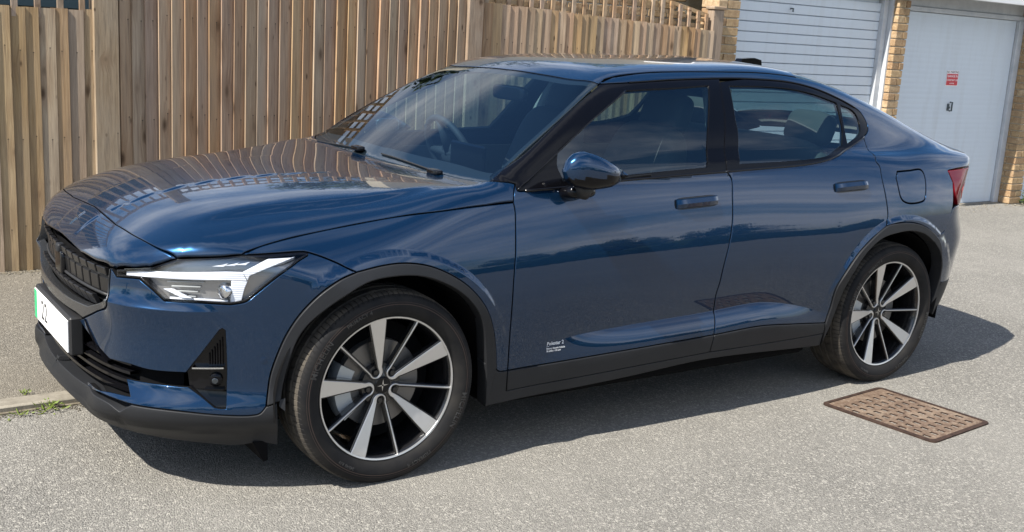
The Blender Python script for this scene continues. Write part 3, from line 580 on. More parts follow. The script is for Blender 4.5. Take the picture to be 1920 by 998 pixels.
def panel(name,fam,P,mat,parent,holes=(),sp=.024,off=0.,gap=.002,bev=.003,lip=.014,mirror=False,offf=None,lipmat=None,creases=()):
    sc=fam.sc(); sg=arr([sc,1.])
    outer=inset(P,gap,sc); main=inset(P,gap+bev,sc)
    rings=[(main,outer)]
    for h in holes:
        h=h if area(h)<0 else h[::-1]; rings.append((inset(h,gap+bev,sc),inset(h,gap,sc)))
    pts=[];edges=[]; n=0
    for m,_ in rings:
        k=len(m); pts+=list(m*sg); edges+=[(n+i,n+(i+1)%k) for i in range(k)]; n+=k
    for c in creases:       # mesh lines along sharp features: on the edge and just either side of it
        c=arr(c)*sg; tn=np.gradient(c,axis=0); tn/=np.linalg.norm(tn,axis=1)[:,None]; nr=np.stack([-tn[:,1],tn[:,0]],1)
        for o in (-.0025,0,.0025):
            q=c+nr*o; ok=inside(main*sg,q)
            for m,_ in rings[1:]: ok&=~inside(m*sg,q)
            dd=np.full(len(q),9.)
            for m,_ in rings: dd=np.minimum(dd,segdist(m*sg,q))
            ok&=dd>.003; i0=None
            for k_,f in enumerate(ok):
                if f:
                    pts.append(q[k_]); 
                    if i0 is not None: edges.append((n-1,n))
                    i0=n; n+=1
                else: i0=None
    npts=len(pts)
    lo=main.min(0)*sg; hi=main.max(0)*sg
    gx,gy=np.meshgrid(np.arange(lo[0],hi[0],sp),np.arange(lo[1],hi[1],sp*.87)); gx=gx+((np.arange(gx.shape[0])%2)*sp/2)[:,None]
    g=np.stack([gx.ravel(),gy.ravel()],1)
    ok=inside(main*sg,g); g=g[ok]
    for m,_ in rings[1:]: g=g[~inside(m*sg,g)]
    if len(g):
        dd=np.full(len(g),9.)
        for m,_ in rings: dd=np.minimum(dd,segdist(m*sg,g))
        for c in creases: dd=np.minimum(dd,np.min(np.linalg.norm(g[:,None]-(arr(c)*sg)[None],axis=2),axis=1))
        g=g[dd>sp*.4]
    allp=[Vector(p) for p in pts]+[Vector(p) for p in g]
    r=delaunay_2d_cdt(allp,edges,[],0,1e-7)
    V2=arr([v[:] for v in r[0]]); T=[f for f in r[2] if len(f)==3]
    cen=arr([(V2[f[0]]+V2[f[1]]+V2[f[2]])/3 for f in T]); ok=inside(main*sg,cen)
    for m,_ in rings[1:]: ok&=~inside(m*sg,cen)
    T=[f for f,o in zip(T,ok) if o]
    V3=fam.hit(V2/sg); N=grad(body,V3)
    of=off if offf is None else offf(V3)[:,None]
    Pm=V3+N*of
    V=list(Pm); NN=list(N); F=[]; fm=[]
    # winding
    for f in T:
        a,b,c=Pm[list(f)]; F.append(f if np.dot(np.cross(b-a,c-a),N[f[0]])>0 else f[::-1]); fm.append(0)
    # orig index -> output vertex for ring vertices
    lut={}
    for i,o in enumerate(r[3]):
        for k in o: lut[k]=i
    base=0
    for m,o in rings:
        k=len(m); Po=fam.hit(o); No=grad(body,Po); Pi=arr([Pm[lut[base+i]] for i in range(k)])
        oo=off if offf is None else offf(Po)[:,None]
        B=Po+No*(oo-bev*.55); tdir=B-Pi; tdir/=np.maximum(np.linalg.norm(tdir,axis=1)[:,None],1e-9); nb=No*.55+tdir*.85; nb/=np.linalg.norm(nb,axis=1)[:,None]
        L=B-No*lip; side=tdir-No*(tdir*No).sum(1)[:,None]; side/=np.maximum(np.linalg.norm(side,axis=1)[:,None],1e-9)
        v0=len(V); V+=list(B)+list(B)+list(L); NN+=list(nb)+list(side)+list(side)
        for i in range(k):
            j=(i+1)%k; a,b=lut[base+i],lut[base+j]
            F.append((a,v0+i,v0+j,b)); fm.append(0)
            if lip>0: F.append((v0+k+i,v0+2*k+i,v0+2*k+j,v0+k+j)); fm.append(1)
        base+=k
    V=arr(V); NN=arr(NN)
    F2=[]
    for f in F:
        a,b,c=V[f[0]],V[f[1]],V[f[2]]; nn=NN[f[0]]+NN[f[1]]+NN[f[2]]
        F2.append(tuple(f) if np.dot(np.cross(b-a,c-a),nn)>=0 else tuple(f)[::-1])
    mats=[mat,lipmat or (M['dark'] if mat is M['paint'] else mat)]
    o=mesh_obj(name,V,F2,None,parent,True,NN,mats,fm)
    if mirror:
        o2=mesh_obj(name,V*[1,-1,1],[f[::-1] for f in F2],None,parent if mirror is True else mirror,True,NN*[1,-1,1],mats,fm); return o,o2
    return o
def on(fam,pts,off=0.):
    P=fam.hit(pts); N=grad(body,P); return P+N*off,N
def mirror_obj(o,parent=None):
    # mirrored mesh for the far side of the car
    me=o.data.copy(); V=np.zeros(len(me.vertices)*3); me.vertices.foreach_get('co',V); V=V.reshape(-1,3)
    w=wloc(o); V=V+[w.x,w.y,w.z]; V[:,1]*=-1
    me.vertices.foreach_set('co',V.ravel()); me.flip_normals(); me.update()
    n=link(o.name.split('.')[0],me,None); setpar(n,parent or o.parent); return n
# ---------------------------------------------------------------- the car
car=empty('parked_car',(1.37,0,0))
tag(car,'dark blue electric fastback car with black and silver wheels parked beside the wooden fence','car')
A=lambda x: [tuple(x)]
fz=lambda P: (arr(P),)          # 2-D point list marker for outline()
ditch_x=np.array([1.10,1.2,1.4,1.7,2.0,2.3,2.6,2.9,3.15,3.3,3.44]); ditch_y=np.array([.575,.560,.548,.543,.542,.548,.563,.600,.648,.680,.700])
def ditch(x0,x1):
    xs=np.linspace(x0,x1,14); ys=np.interp(xs,ditch_x,ditch_y); return TOP.hit(np.stack([xs,-ys],1))
corner=arr(CURVES['ws_top'][0])
zx=np.linspace(.56,2.325,150); HOLLOW=np.stack([zx,ZT(zx)],1)
def arc(cx,r,a0,a1): a=np.radians(np.linspace(a0,a1,70)); return np.stack([cx+r*np.cos(a),.336+r*np.sin(a)],1)
ARCF=[arc(0,.505,8,172),arc(0,.479,8,172)]; ARCR=[arc(2.735,.505,8,172),arc(2.735,.479,8,172)]
LEDGE=[np.stack([np.linspace(.3,1.2,110),np.full(110,.652)],1)]
# hood and nose
hood=outline(TOP,[fz([(-.757,0)]),'-seam','hl_top_a','hoodline','-dgapf_top','cowl_end','ws_bot',fz([(.366,0)])],sym=True)
hood_o=panel('hood',TOP,hood,M['paint'],car,sp=.02,gap=.0011)
nose=outline(TOP,[fz([(-.757,0)]),'-seam','-hl_topin2','-hl_topin',A(CURVES['grille_top'][0]),'grille_top',fz([(-.873,0)])],sym=True)
panel('nose_panel',TOP,nose,M['paint'],car,sp=.016,gap=.001)
# badge: two offset chevrons on the nose, just ahead of the seam
b=MB()
for s in (1,-1):
    for q in ([(0.004,.003),(.030,.0015),(.004,-.0025)],[(.004,.003),(.0015,.030),(-.002,.004)]):
        P=arr(q)*s; xy=np.stack([-.817+P[:,1]*.9,P[:,0]],1); T3,N3=on(TOP,xy,.0035); B3=T3-N3*.003; k=3
        b.add(list(T3)+list(B3),[(0,1,2),(3,5,4)]+[(i,i+3,(i+1)%3+3,(i+1)%3) for i in range(3)])
b.build('badge',M['steel'],car)
# front bumper, one skin each side of the grille and intake
bump_parts=['frame_r','tri','band_top','fog_l','fog_t','fog_r','fog_b','fog_d','band_bot','int_r','int_b','strip_b','bump_bot','-archF_front','-fbseam','hl_low','hl_bot','hl_lowin','hl_in']
bump_o=outline(FRONT,bump_parts,ds=.009)
bm_n,bm_f=panel('bumper_skin',FRONT,bump_o,M['paint'],car,sp=.017,lip=.02,mirror=True,creases=LEDGE)
# black carrier behind all openings of the nose
core=outline(FRONT,[fz([(0,.20),(.3,.21),(.6,.22),(.85,.24)]),fz([(.85,.24),(.85,.40),(.85,.60)]),fz([(.85,.60),(.72,.66),(.62,.735),(.3,.748),(0,.75)])],sym=True,ds=.03)
panel('bumper_core',FRONT,core,M['dark'],car,off=-.045,sp=.04,lip=0,gap=0)
# grille surround band
fr_in=[fz([(0,.588)]),'-grille_b','-grille_c','-grille_r']
frame=outline(FRONT,[fz([(0,.588)]),FRONT.hit(np.array([[.13,.588],[.24,.590]])),'-grille_b','-grille_c','-grille_r',A(CURVES['frame_r'][0]),'frame_r',fz([(.30,.549),(.15,.546),(0,.545)])],sym=True,ds=.008)
grille=panel('grille',FRONT,frame,M['frame'],car,sp=.016,off=.002,lip=.03)
# slats and blocks inside the grille opening
def gl(y,z,off=0):   # point on the nose at lateral y, height z
    P=np.stack([NOSE(arr(z))+.20*arr(y)**2+.84*arr(y)**6-off,arr(y),arr(z)],1); return P
def block(y0,y1,z0,z1,o0,o1,th=.014):
    # a chunky tile leaning from proud top (o0) to proud bottom (o1), both measured outwards from the nose
    T=gl([y0,y1,y1,y0],[z1,z1,z0,z0],0); T[:2,0]-=o0; T[2:,0]-=o1
    ins=arr([(0,.002,-.002),(0,-.002,-.002),(0,-.002,.002),(0,.002,.002)]); F0=T+ins; F0[:,0]-=.0025
    B=T.copy(); B[:,0]+=th; V=list(F0)+list(T)+list(B)
    F=[(0,1,2,3)]+[(i,i+4,(i+1)%4+4,(i+1)%4) for i in range(4)]+[(i+4,i+8,(i+1)%4+8,(i+1)%4+4) for i in range(4)]+[(11,10,9,8)]
    return MB().add(V,F)
NB=13; hw=.452
for i in range(NB):
    y0=-hw+2*hw*i/NB; y1=y0+2*hw/NB*.80; yc=(y0+y1)/2; k=abs(yc)/hw
    if abs(yc)>.05:
        block(y0,y1,.718,.744,-.004,-.012).build('grille_block',M['grillem'],grille)
        block(y0,y1,.655,.708,-.018,-.026).build('grille_block',M['grillem'],grille)
    else: block(y0,y1,.718,.744,-.004,-.012).build('grille_block',M['grillem'],grille)
NL=13
for i in range(NL):
    y0=-.375+.75*i/NL; y1=y0+.75/NL*.86
    block(y0,y1,.600,.640,-.006,-.026).build('grille_block',M['grillem'],grille)
mb=MB(); 
for z in (.650,.713): 
    ys=np.linspace(-hw,hw,23); P=gl(ys,np.full(23,z),-.022); mb.tube(list(P),.006,6)
mb.build('grille_bar',M['matte'],grille,smooth=True)
rb=MB().sellip(gl([0],[.675],-.02)[0],(.03,.11,.095),.4); rb.build('radar_cover',M['gloss'],grille,smooth=True)
cb=MB().sellip(gl([.0],[.728],-.012)[0],(.03,.045,.034),.5); cb.build('camera_pod',M['clad'],grille,smooth=True)
# number plate on its holder
ph=MB().bbox(-.915,-.868,-.275,.275,.398,.535,.006); holder=ph.build('plate_holder',M['matte'],car)
pl=MB().bbox(-.9215,-.9155,-.262,.262,.408,.522,.0015).build('number_plate',M['white'],car)
MB().box(-.9225,-.9218,.222,.2615,.4095,.5205).build('green_band',M['green'],pl)
V,F=text_mesh('22',.100,0,1.1,.0005); V=V*[.95,1.04,1]; P=np.stack([np.full(len(V),-.9228),-(V[:,0])+.095,V[:,1]+.432],1)
mesh_obj('plate_digits',P,[f for f in F],M['ink'],pl)
# lower intake: slats and side blade
for z,o in ((.345,.010),(.375,.013),(.405,.012),(.435,.018)):
    ys=np.linspace(-.56,.56,31); P=gl(ys,np.full(31,z),-o); mb=MB()
    for a,c in zip(P[:-1],P[1:]): pass
    V=[];F=[]
    for p in P: V+=[p+[0,0,.006],p+[.03,0,.010],p+[.03,0,-.004],p+[0,0,-.004]]
    for i in range(30):
        for q in range(4): F.append((4*i+q,4*i+(q+1)%4,4*i+4+(q+1)%4,4*i+4+q))
    mb.add(V,F).build('intake_slat',M['gloss'],car,auto=40)
for s in (1,-1):   # pillar of the intake beside the plate
    V=[];F=[]
    for y,z,w_ in ((.335,.545,.012),(.375,.50,.014),(.415,.455,.014),(.455,.43,.010)):
        p=gl([s*y],[z],.002)[0]; V+=[p+[0,-w_,0],p+[0,w_,0],p+[.04,w_,0],p+[.04,-w_,0]]
    for i in range(3):
        for q in range(4): F.append((4*i+q,4*i+(q+1)%4,4*i+4+(q+1)%4,4*i+4+q))
    MB().add(V,F).build('intake_blade',M['trim'],car,auto=50)
# fog recess: black tub, fins, lamp
tub=outline(FRONT,['fog_l','fog_t','fog_r','fog_b','fog_d'],ds=.01)
fog_n,fog_f=panel('fog_recess',FRONT,tub,M['gloss'],car,off=-.022,sp=.02,lip=0,gap=-.004,bev=.001,mirror=True)
fp=arr(CURVES['fogl']).mean(0); fn=grad(body,fp[None])[0]
def fog_lamp(par,s):
    P=Vector((fp[0],fp[1]*s,fp[2])); n=Vector((fn[0],fn[1]*s,fn[2])); mb=MB().tube([P-n*.03,P-n*.012,P-n*.008],[.022,.022,.014],20); l=mb.build('fog_lamp',M['trim'],par,auto=40)
    MB().tube([P-n*.001,P+n*.0015],[.0105,.008],20).build('fog_lens',M['winb'],l,auto=40)
fog_lamp(fog_n,1); fog_lamp(fog_f,-1)
fr_=FRONT.to2(CURVES['fog_r']); fl_=FRONT.to2(CURVES['fog_l']); fd_=FRONT.to2(CURVES['fog_d'])
def blade(pts,o0,o1,h,par,name,mat):
    # a thin shelf standing out of the recess along 2-D surface points
    P,N=on(FRONT,pts,0); up=arr([0,0,h]); V=[];F=[]
    for p,n in zip(P,N): V+=[p+n*o0,p+n*o1,p+n*o1+up,p+n*o0+up]
    k=len(P)
    for i in range(k-1):
        for q in range(4): F.append((4*i+q,4*i+(q+1)%4,4*i+4+(q+1)%4,4*i+4+q))
    F+=[(0,1,2,3),(4*k-1,4*k-2,4*k-3,4*k-4)]
    o=MB().add(V,F).build(name,mat,par,auto=30); return o
xa,xb=fl_[0][0]+.02,fr_[0][0]-.006; zb=.455
for o in (blade([(xa+(xb-xa)*i/6,zb+.004*i/6) for i in range(7)],-.022,-.001,.005,fog_n,'fog_shelf',M['chrome']),
          blade([(xa+.04+(xb-xa-.04)*i/6,.385) for i in range(7)],-.022,-.002,.005,fog_n,'fog_shelf',M['trim'])): mirror_obj(o,fog_f)
for i in range(6):
    x=xb-.006-.009*i; P,N=on(FRONT,[(x,zb+.012),(x,zb+.105-.011*i)],0)
    mb=MB().tube([P[0]-N[0]*.018,P[1]-N[1]*.018],.0028,5); mirror_obj(mb.build('fog_fin',M['trim'],fog_n),fog_f)
def sensor(px_,mat=M['paint'],r=.011,off=.0012):
    P=arr(CURVES[px_][0]); n=grad(body,P[None])[0]
    for s in (1,-1):
        p=Vector((P[0],P[1]*s,P[2])); m=Vector((n[0],n[1]*s,n[2])); MB().tube([p-m*.004,p+m*off,p+m*(off+.0004)],[r,r,r*.85],18).build('parking_sensor',mat,car,auto=40)
sensor('sensor'); 
# splitter and lower lip, matt grey
lt=arr(CURVES['lip_top2']); 
lip_top_half=[fz([(0,.327)])]
LIPB=[(0,.262),(.2,.258),(.4,.246),(.6,.230),(.8,.215),(.95,.203),(1.08,.190),(1.16,.178),(1.19,.172)]
spl=outline(FRONT,[fz(LIPB),fz([(1.19,.172),(1.19,.25),(1.185,.345)]),'-bump_bot','lip_top','lip_top2',fz([(.02,.3225),(0,.3225)])],sym=True,ds=.01)
_b=arr(LIPB); _t=np.vstack([[(0,.3225)],FRONT.to2(CV('lip_top2',True)),FRONT.to2(CV('lip_top',True)),FRONT.to2(CV('bump_bot'))])
_b=_b[np.argsort(_b[:,0])]; _t=_t[np.argsort(_t[:,0])]
def lipoff(P):      # leans out towards its lower edge, with a shallow ridge across the middle
    q=FRONT.to2(P); f=np.abs(q[:,0]); zb,zt=np.interp(f,_b[:,0],_b[:,1]),np.interp(f,_t[:,0],_t[:,1]); t_=np.clip((q[:,1]-zb)/np.maximum(zt-zb,.01),0,1)
    k=sstep((1.16-f)/.16); return .003+k*(.022*(1-t_)+.006*sstep((.55-t_)/.12))
panel('front_splitter',FRONT,spl,M['clad'],car,sp=.012,offf=lipoff,lip=.05,gap=.001)
b_=MB()      # air dam tabs ahead of the front wheels
for s in (1,-1): b_=MB(); b_.prism([(-.458,.19),(-.405,.19),(-.405,.118),(-.42,.115)],'y',s*.80,s*.62); b_.build('air_dam',M['dark'],car)
# headlamps
hl_parts=['hl_top_a','hl_top_b','hl_tip','hl_low','hl_bot','hl_lowin','hl_in','hl_end','hl_topin','hl_topin2']
hlp=outline(FRONT,hl_parts,ds=.006)
hous_n,hous_f=panel('headlight',FRONT,hlp,M['hsg'],car,off=-.035,sp=.02,gap=-.003,bev=.001,lip=0,mirror=True)
ring_in=inset(hlp,.0085,1.2)
panel('headlight_seal',FRONT,hlp,M['gloss'],hous_n,holes=[ring_in],off=-.003,sp=.03,gap=.001,bev=.001,lip=.03,mirror=hous_f)
panel('headlight_lens',FRONT,hlp,M['lens'],hous_n,off=-.0012,sp=.016,gap=.004,bev=.001,lip=0,mirror=hous_f)
for nm,dp in (('drl_h',-.010),('drl_d',-.0105),('drl_v',-.011)):
    q=outline(FRONT,[nm,A(CURVES[nm][0])],ds=.5); q=outline(FRONT,[CV(nm)[[i,(i+1)%len(CURVES[nm])]] for i in range(len(CURVES[nm]))],ds=.012)
    panel('daytime_strip',FRONT,q,M['drl'],hous_n,off=dp,sp=.015,gap=.0005,bev=.0025,lip=.016,mirror=hous_f)
def hbox(name,uvs,off,mat,lip=.012):
    q=arr(uvs); q=q if area(q)>0 else q[::-1]
    panel(name,FRONT,q,mat,hous_n,off=off,sp=.02,gap=0,bev=.0015,lip=lip,mirror=hous_f)
d0=FRONT.to2(CURVES['drl_h']); hb=FRONT.to2(CURVES['hl_bot']); ht=FRONT.to2(CURVES['hl_top_a'])
def lerp(a,b,t): return arr(a)+(arr(b)-arr(a))*t
bl,br=hb[-1],hb[0]     # lower inner / lower outer corners of the lamp
tl,tr=d0[7],d0[5]      # underside of the white bar, inner / outer
for k in range(4):     # light guides between bar and lower edge
    a=lerp(tl,bl,.18+.2*k); e=lerp(tr,br,.12+.22*k); a=lerp(a,e,.12+.04*k); e=lerp(a,e,.62-.1*k); hbox('light_guide',[a,e,e+[0,.0045],a+[0,.0045]],-.020,M['pale'],.006)
a=lerp(bl,br,.06); e=lerp(bl,br,.95); hbox('lamp_bezel',[a+[0,.006],e+[0,.006],e+[0,.012],a+[0,.013]],-.012,M['drl'])
a=lerp(bl,br,.08); hbox('lamp_bezel',[a+[-.03,.036],a+[.035,.012],a+[.075,.012],a+[0,.038]],-.013,M['drl'])
pp=FRONT.hit([lerp(lerp(tr,br,.5),lerp(tl,bl,.5),.13)])[0]; pn=grad(body,pp[None])[0]
for s,par in ((1,hous_n),(-1,hous_f)):
    p=Vector((pp[0],pp[1]*s,pp[2])); n=Vector((-.9,-.42*s,0)).normalized()
    MB().tube([p-n*.035,p-n*.016,p-n*.012,p-n*.010],[.024,.024,.021,.012],20).build('projector',M['chrome'],par,auto=50)
for k in range(3):
    c=lerp(ht[0],ht[-1],.60+.17*k)+[-.012,-.030]; hbox('led_module',[c,c+[.040,.0],c+[.055,.012],c+[.034,.006]],-.012,M['drl'],.008)
# fenders
fen=outline(SIDE,['hoodline','dgapf','-fend_bot','-archF','-fbseam',A(CURVES['hl_top_b'][-1]),'-hl_top_b'])
panel('fender',SIDE,fen,M['paint'],car,sp=.018,gap=.0015,lip=.02,mirror=True,creases=ARCF)
# doors
fd=outline(SIDE,['dgapf_top','dgapf','sill','-bgap','-belt_f'])
doors_f=panel('front_door',SIDE,fd,M['paint'],car,sp=.018,lip=.02,mirror=True,creases=[HOLLOW]+ARCF)
rd=outline(SIDE,['bgap','sillr',np.array(CURVES['archR'])[:6],'-rgap','-belt_r'])
doors_r=panel('rear_door',SIDE,rd,M['paint'],car,sp=.018,lip=.02,mirror=True,creases=[HOLLOW]+ARCR)
for d,sl,gp in ((doors_f,('sill','-sill_low'),('-dgapf_low','bgap_low')),(doors_r,('sillr','-sill_lowr'),None)):
    q=outline(SIDE,[sl[0],sl[1]])
    panel('door_sill_trim',SIDE,q,M['clad'],d[0],off=.003,lip=.02,gap=.0015,mirror=d[1])
def subpart(base,far,fn): 
    o=fn(base); mirror_obj(o,far); return o
def handle(cn,d):
    q=arr(CURVES[cn]); q2=SIDE.to2(q); c=q2.mean(0); w_,h_=(np.linalg.norm(q2[1]-q2[0])+np.linalg.norm(q2[2]-q2[3]))/2,(np.linalg.norm(q2[3]-q2[0])+np.linalg.norm(q2[2]-q2[1]))/2
    ang=math.atan2(q2[1][1]-q2[0][1],q2[1][0]-q2[0][0]); ca,sa=math.cos(ang),math.sin(ang)
    def rr(u,v): return c+arr([u*ca-v*sa,u*sa+v*ca])
    # recess rim
    n=20; pts=arr([rr(math.copysign(abs(math.cos(a))**.35,math.cos(a))*w_/2,math.copysign(abs(math.sin(a))**.5,math.sin(a))*h_/2) for a in np.arange(n*2)*PI/n])
    r=panel('handle_recess',SIDE,pts,M['gloss'],d[0],off=.0012,sp=.02,gap=0,bev=.0015,lip=0,mirror=d[1])
    V=[];F=[]; us=np.linspace(-.47,.47,15)
    for u in us:
        e=1-abs(u/.47)**6*.6
        prof=[(-.40,.002),(-.36,.015*e),(-.05,.026*e),(.30,.022*e),(.38,.010*e),(.40,.002)]
        P,N=on(SIDE,[rr(u*w_,v*h_) for v,_ in prof]); V+=[p+m*o for p,m,(v,o) in zip(P,N,prof)]
    k=6
    for i in range(len(us)-1):
        for j in range(k-1): F.append((i*k+j,i*k+j+1,(i+1)*k+j+1,(i+1)*k+j))
    F+=[tuple(range(k))[::-1],tuple((len(us)-1)*k+j for j in range(k))]
    o=MB().add(V,F).build('door_handle',M['paint'],d[0],auto=28); mirror_obj(o,d[1])
handle('handle_f',doors_f); handle('handle_r',doors_r)
# lettering on the front door
dq=SIDE.to2(CURVES['decal'])
def decal(body_,z0,x0,size,par,bold=0):
    V,F=text_mesh(body_,size,0,1.,bold,'LEFT')
    P,N=on(SIDE,np.stack([x0+V[:,0],z0+V[:,1]+V[:,0]*.0],1),.0012); mesh_obj('door_lettering',P,F,M['decal'],par)
x0=dq[:,0].min()
zt_,zb_=dq[:,1].max(),dq[:,1].min()
decal('Polestar 2',zt_-.018,x0,.0200,doors_f[0],.0003); decal('Battery Electric Vehicle',zt_-.034,x0,.0092,doors_f[0],.0002); decal('78 kWh / 170 kW',zt_-.0445,x0,.0092,doors_f[0],.0002)
MB().add(on(SIDE,[(x0,zt_-.0235),(x0+.012,zt_-.0235),(x0+.012,zt_-.0222),(x0,zt_-.0222)],.0012)[0],[(0,1,2,3)]).build('door_lettering',M['decal'],doors_f[0],fix=False)
# sills, arches
rk=outline(SIDE,[A(CURVES['fend_bot'][0]),'fend_bot','dgapf_low','sill_low','sill_lowr','-sillr' if 0 else A(CURVES['sillr'][-1]),A(CURVES['archRin'][0]),'-rocker',np.array(CURVES['archFin'])[[-1,-2]]])
panel('rocker_trim',SIDE,rk,M['clad'],car,off=.001,sp=.03,lip=.05,gap=.0015,mirror=True)
af=outline(SIDE,['archF_front' if 0 else '-archF_front','archF',np.array(CURVES['archFin'])[::-1][:-1],fz([(-.385,.33),(-.384,.352)])])
panel('wheel_arch_trim',SIDE,af,M['clad'],car,off=.007,sp=.025,lip=.06,bev=.004,mirror=True)
ar_in=np.array(CURVES['archRin'])
aro=np.vstack([np.array(CURVES['archR']),np.array(CURVES['archR2'])[1:]])
ar=outline(SIDE,[aro,fz([(3.118,.40),(3.07,.36)]),fz([(3.07,.36),(3.085,.46),(3.07,.56),(3.028,.637),(2.961,.696)]),ar_in[::-1][1:]])
panel('wheel_arch_trim',SIDE,ar,M['clad'],car,off=.007,sp=.025,lip=.06,bev=.004,mirror=True)
for s in (1,-1):
    for x in (0,2.735):
        mb=MB(); n=28; V=[];F=[]
        for i in range(n+1):
            a=R(-8)+R(196)*i/n; r=.418
            for h in (.60,.885): V.append((x+r*math.cos(a),-s*h,.336+r*math.sin(a)))
        for i in range(n): F.append((2*i,2*i+1,2*i+3,2*i+2))
        k=len(V); V.append((x,-s*.60,.336)); F+=[(2*i,2*i+2,k) for i in range(n)]
        mb.add(V,F).build('arch_liner',M['dark'],car,fix=False)
# side frame: roof rail and rear quarter
lampf=fz([(3.160,.972),(3.145,1.0),(3.129,1.032)])
q_parts=['rgap',np.array(CURVES['archR'])[5:],'-rbseam',A(CURVES['rbseam'][0]),lampf,fz([(3.129,1.034),(3.25,1.042),(3.38,1.046)]),ditch(3.44,1.16)[:],A(CURVES['rail'][-1]),'-rail','-win_rear']
qp=outline(SIDE,q_parts)
fl=outline(SIDE,['flap',A(CURVES['flap'][0])])
quart=panel('rear_quarter',SIDE,qp,M['paint'],car,holes=[inset(fl,-.0005)],sp=.018,lip=.02,mirror=True,creases=ARCR)
panel('charge_flap',SIDE,fl,M['paint'],quart[0],sp=.02,gap=.0035,bev=.0025,lip=.012,mirror=quart[1])
# black window surround, pillars and panes
def glass_loop(n): return outline(SIDE,[c for c in CURVES[n]],ds=.01)
gf,gr,gq=glass_loop('glass_f'),glass_loop('glass_r'),glass_loop('glass_q')
sf=outline(SIDE,['-cowl_end' if 0 else 'cowl_end','-ws_edge',np.array(CURVES['rail'])[::-1][:5],A(CURVES['bgap_up'][0]),'bgap_up','-belt_f'])
sr=outline(SIDE,['-bgap_up',np.array(CURVES['rail'])[::-1][4:] if 0 else np.array(CURVES['rail'])[::-1][5:],'-win_rear','-belt_r'])
surf_f=panel('window_surround',SIDE,sf,M['trim'],car,holes=[gf],sp=.02,off=-.001,gap=.0012,bev=.002,lip=.018,mirror=True)
surf_r=panel('window_surround',SIDE,sr,M['trim'],car,holes=[gr,gq],sp=.02,off=-.001,gap=.0012,bev=.002,lip=.018,mirror=True)
for g_,d in ((gf,surf_f),(gr,surf_r),(gq,surf_r)): panel('side_window',SIDE,g_,M['glass'],d[0],off=-.006,sp=.025,gap=-.004,bev=.001,lip=0,mirror=d[1])
# raised seal strips: belt line and door frame edge
def strip(name,pts3,fam,r,mat,pars,off=.002):
    p=smooth_curve(fam.to2(pts3),.02,1); P,N=on(fam,p,off); o=MB().tube(list(P),r,6).build(name,mat,pars[0],smooth=True); mirror_obj(o,pars[1])
strip('belt_strip',CURVES['belt_f'][2:],SIDE,.0055,M['gloss'],surf_f); strip('belt_strip',CURVES['belt_r'],SIDE,.0055,M['gloss'],surf_r)
strip('frame_seal',np.array(CURVES['rail'])[::-1][2:],SIDE,.0035,M['gloss'],surf_r,.001)
wi=[P for P in CURVES['glass_f'][1]]; strip('frame_seal',np.array([CURVES['belt_f'][1]]+CURVES['glass_f'][1][1:]),SIDE,.0035,M['steel' if 0 else 'gloss'],surf_f,.001)
# roof, windscreen, rear
roof=outline(TOP,[fz([(1.022,0)]),'-ws_top',A(corner),ditch(1.12,2.30),fz([(2.325,-.35),(2.335,-.15),(2.338,0)])],sym=True)
panel('roof',TOP,roof,M['paint'],car,sp=.022)
ws=outline(TOP,[fz([(1.022,0)]),'-ws_top','ws_edge','ws_bot',fz([(.366,0)])],sym=True,ds=.02)
scr=panel('windscreen',TOP,ws,M['screen'],car,sp=.03,off=-.001,gap=.003,bev=.002,lip=0)
wi=arr(ws).copy(); cx=wi.mean(0)
frit=[]
for p in inset(ws,.035):
    frit.append(p)
frit=arr(frit); frit[:,0]=np.where(frit[:,0]<.62,np.maximum(frit[:,0],.0)+.045*np.clip((.62-frit[:,0])/.2,0,1),frit[:,0])
panel('windscreen_border',TOP,ws,M['matte'],scr,holes=[frit],off=-.006,sp=.03,gap=.003,bev=.001,lip=0)
rg=outline(TOP,[fz([(2.343,0),(2.340,-.15),(2.330,-.35)]),ditch(2.305,3.16),fz([(3.205,-.40),(3.22,-.2),(3.225,0)])],sym=True,ds=.02)
panel('rear_window',TOP,rg,M['glass'],car,off=-.002,sp=.035,lip=0)
tl_=outline(TOP,[fz([(3.228,0),(3.223,-.2),(3.208,-.40)]),ditch(3.165,3.44),fz([(3.515,-.55),(3.575,-.3),(3.60,0)])],sym=True)
panel('tailgate',TOP,tl_,M['paint'],car,sp=.025)
rb_=outline(REAR,[fz([(0,.47),(.5,.47),(.95,.475),(1.31,.472)]),CV('archR2',True),CV('rbseam',True)[1:3],fz([(1.29,.857)]),fz([(1.27,.858),(1.1,.86),(.8,.862),(.4,.865),(0,.865)])],sym=True)
panel('rear_bumper',REAR,rb_,M['paint'],car,sp=.03,lip=.02,gap=.0005)
rl_=outline(REAR,[fz([(0,.22),(.6,.225),(1.1,.25),(1.33,.30)]),fz([(1.33,.30),(1.335,.40),(1.33,.478)]),fz([(1.33,.478),(.95,.473),(.5,.468),(0,.468)])],sym=True)
panel('rear_valance',REAR,rl_,M['clad'],car,sp=.04,off=.002,lip=.02)
rt_=outline(REAR,[fz([(0,.868),(.35,.866),(.62,.866)]),fz([(.62,.866),(.64,.95),(.66,1.03)]),fz([(.66,1.03),(.3,1.035),(0,1.035)])],sym=True)
panel('tailgate_face',REAR,rt_,M['paint'],car,sp=.03)
lm=outline(REAR,[fz([(.625,.868),(.9,.866),(1.15,.864),(1.255,.862)]),fz([(1.255,.862),(1.285,.92),(1.285,.968)]),fz([(1.285,.968),(1.30,1.0),(1.315,1.032)]),fz([(1.31,1.034),(1.1,1.040),(.85,1.043),(.665,1.040)])])
tail=panel('tail_light',REAR,lm,M['red'],car,off=.003,sp=.02,lip=.02,mirror=True)
li=outline(REAR,[fz([(.75,.93),(1.0,.905),(1.17,.885)]),fz([(1.17,.885),(1.20,.93),(1.15,.965),(.80,.975)])])
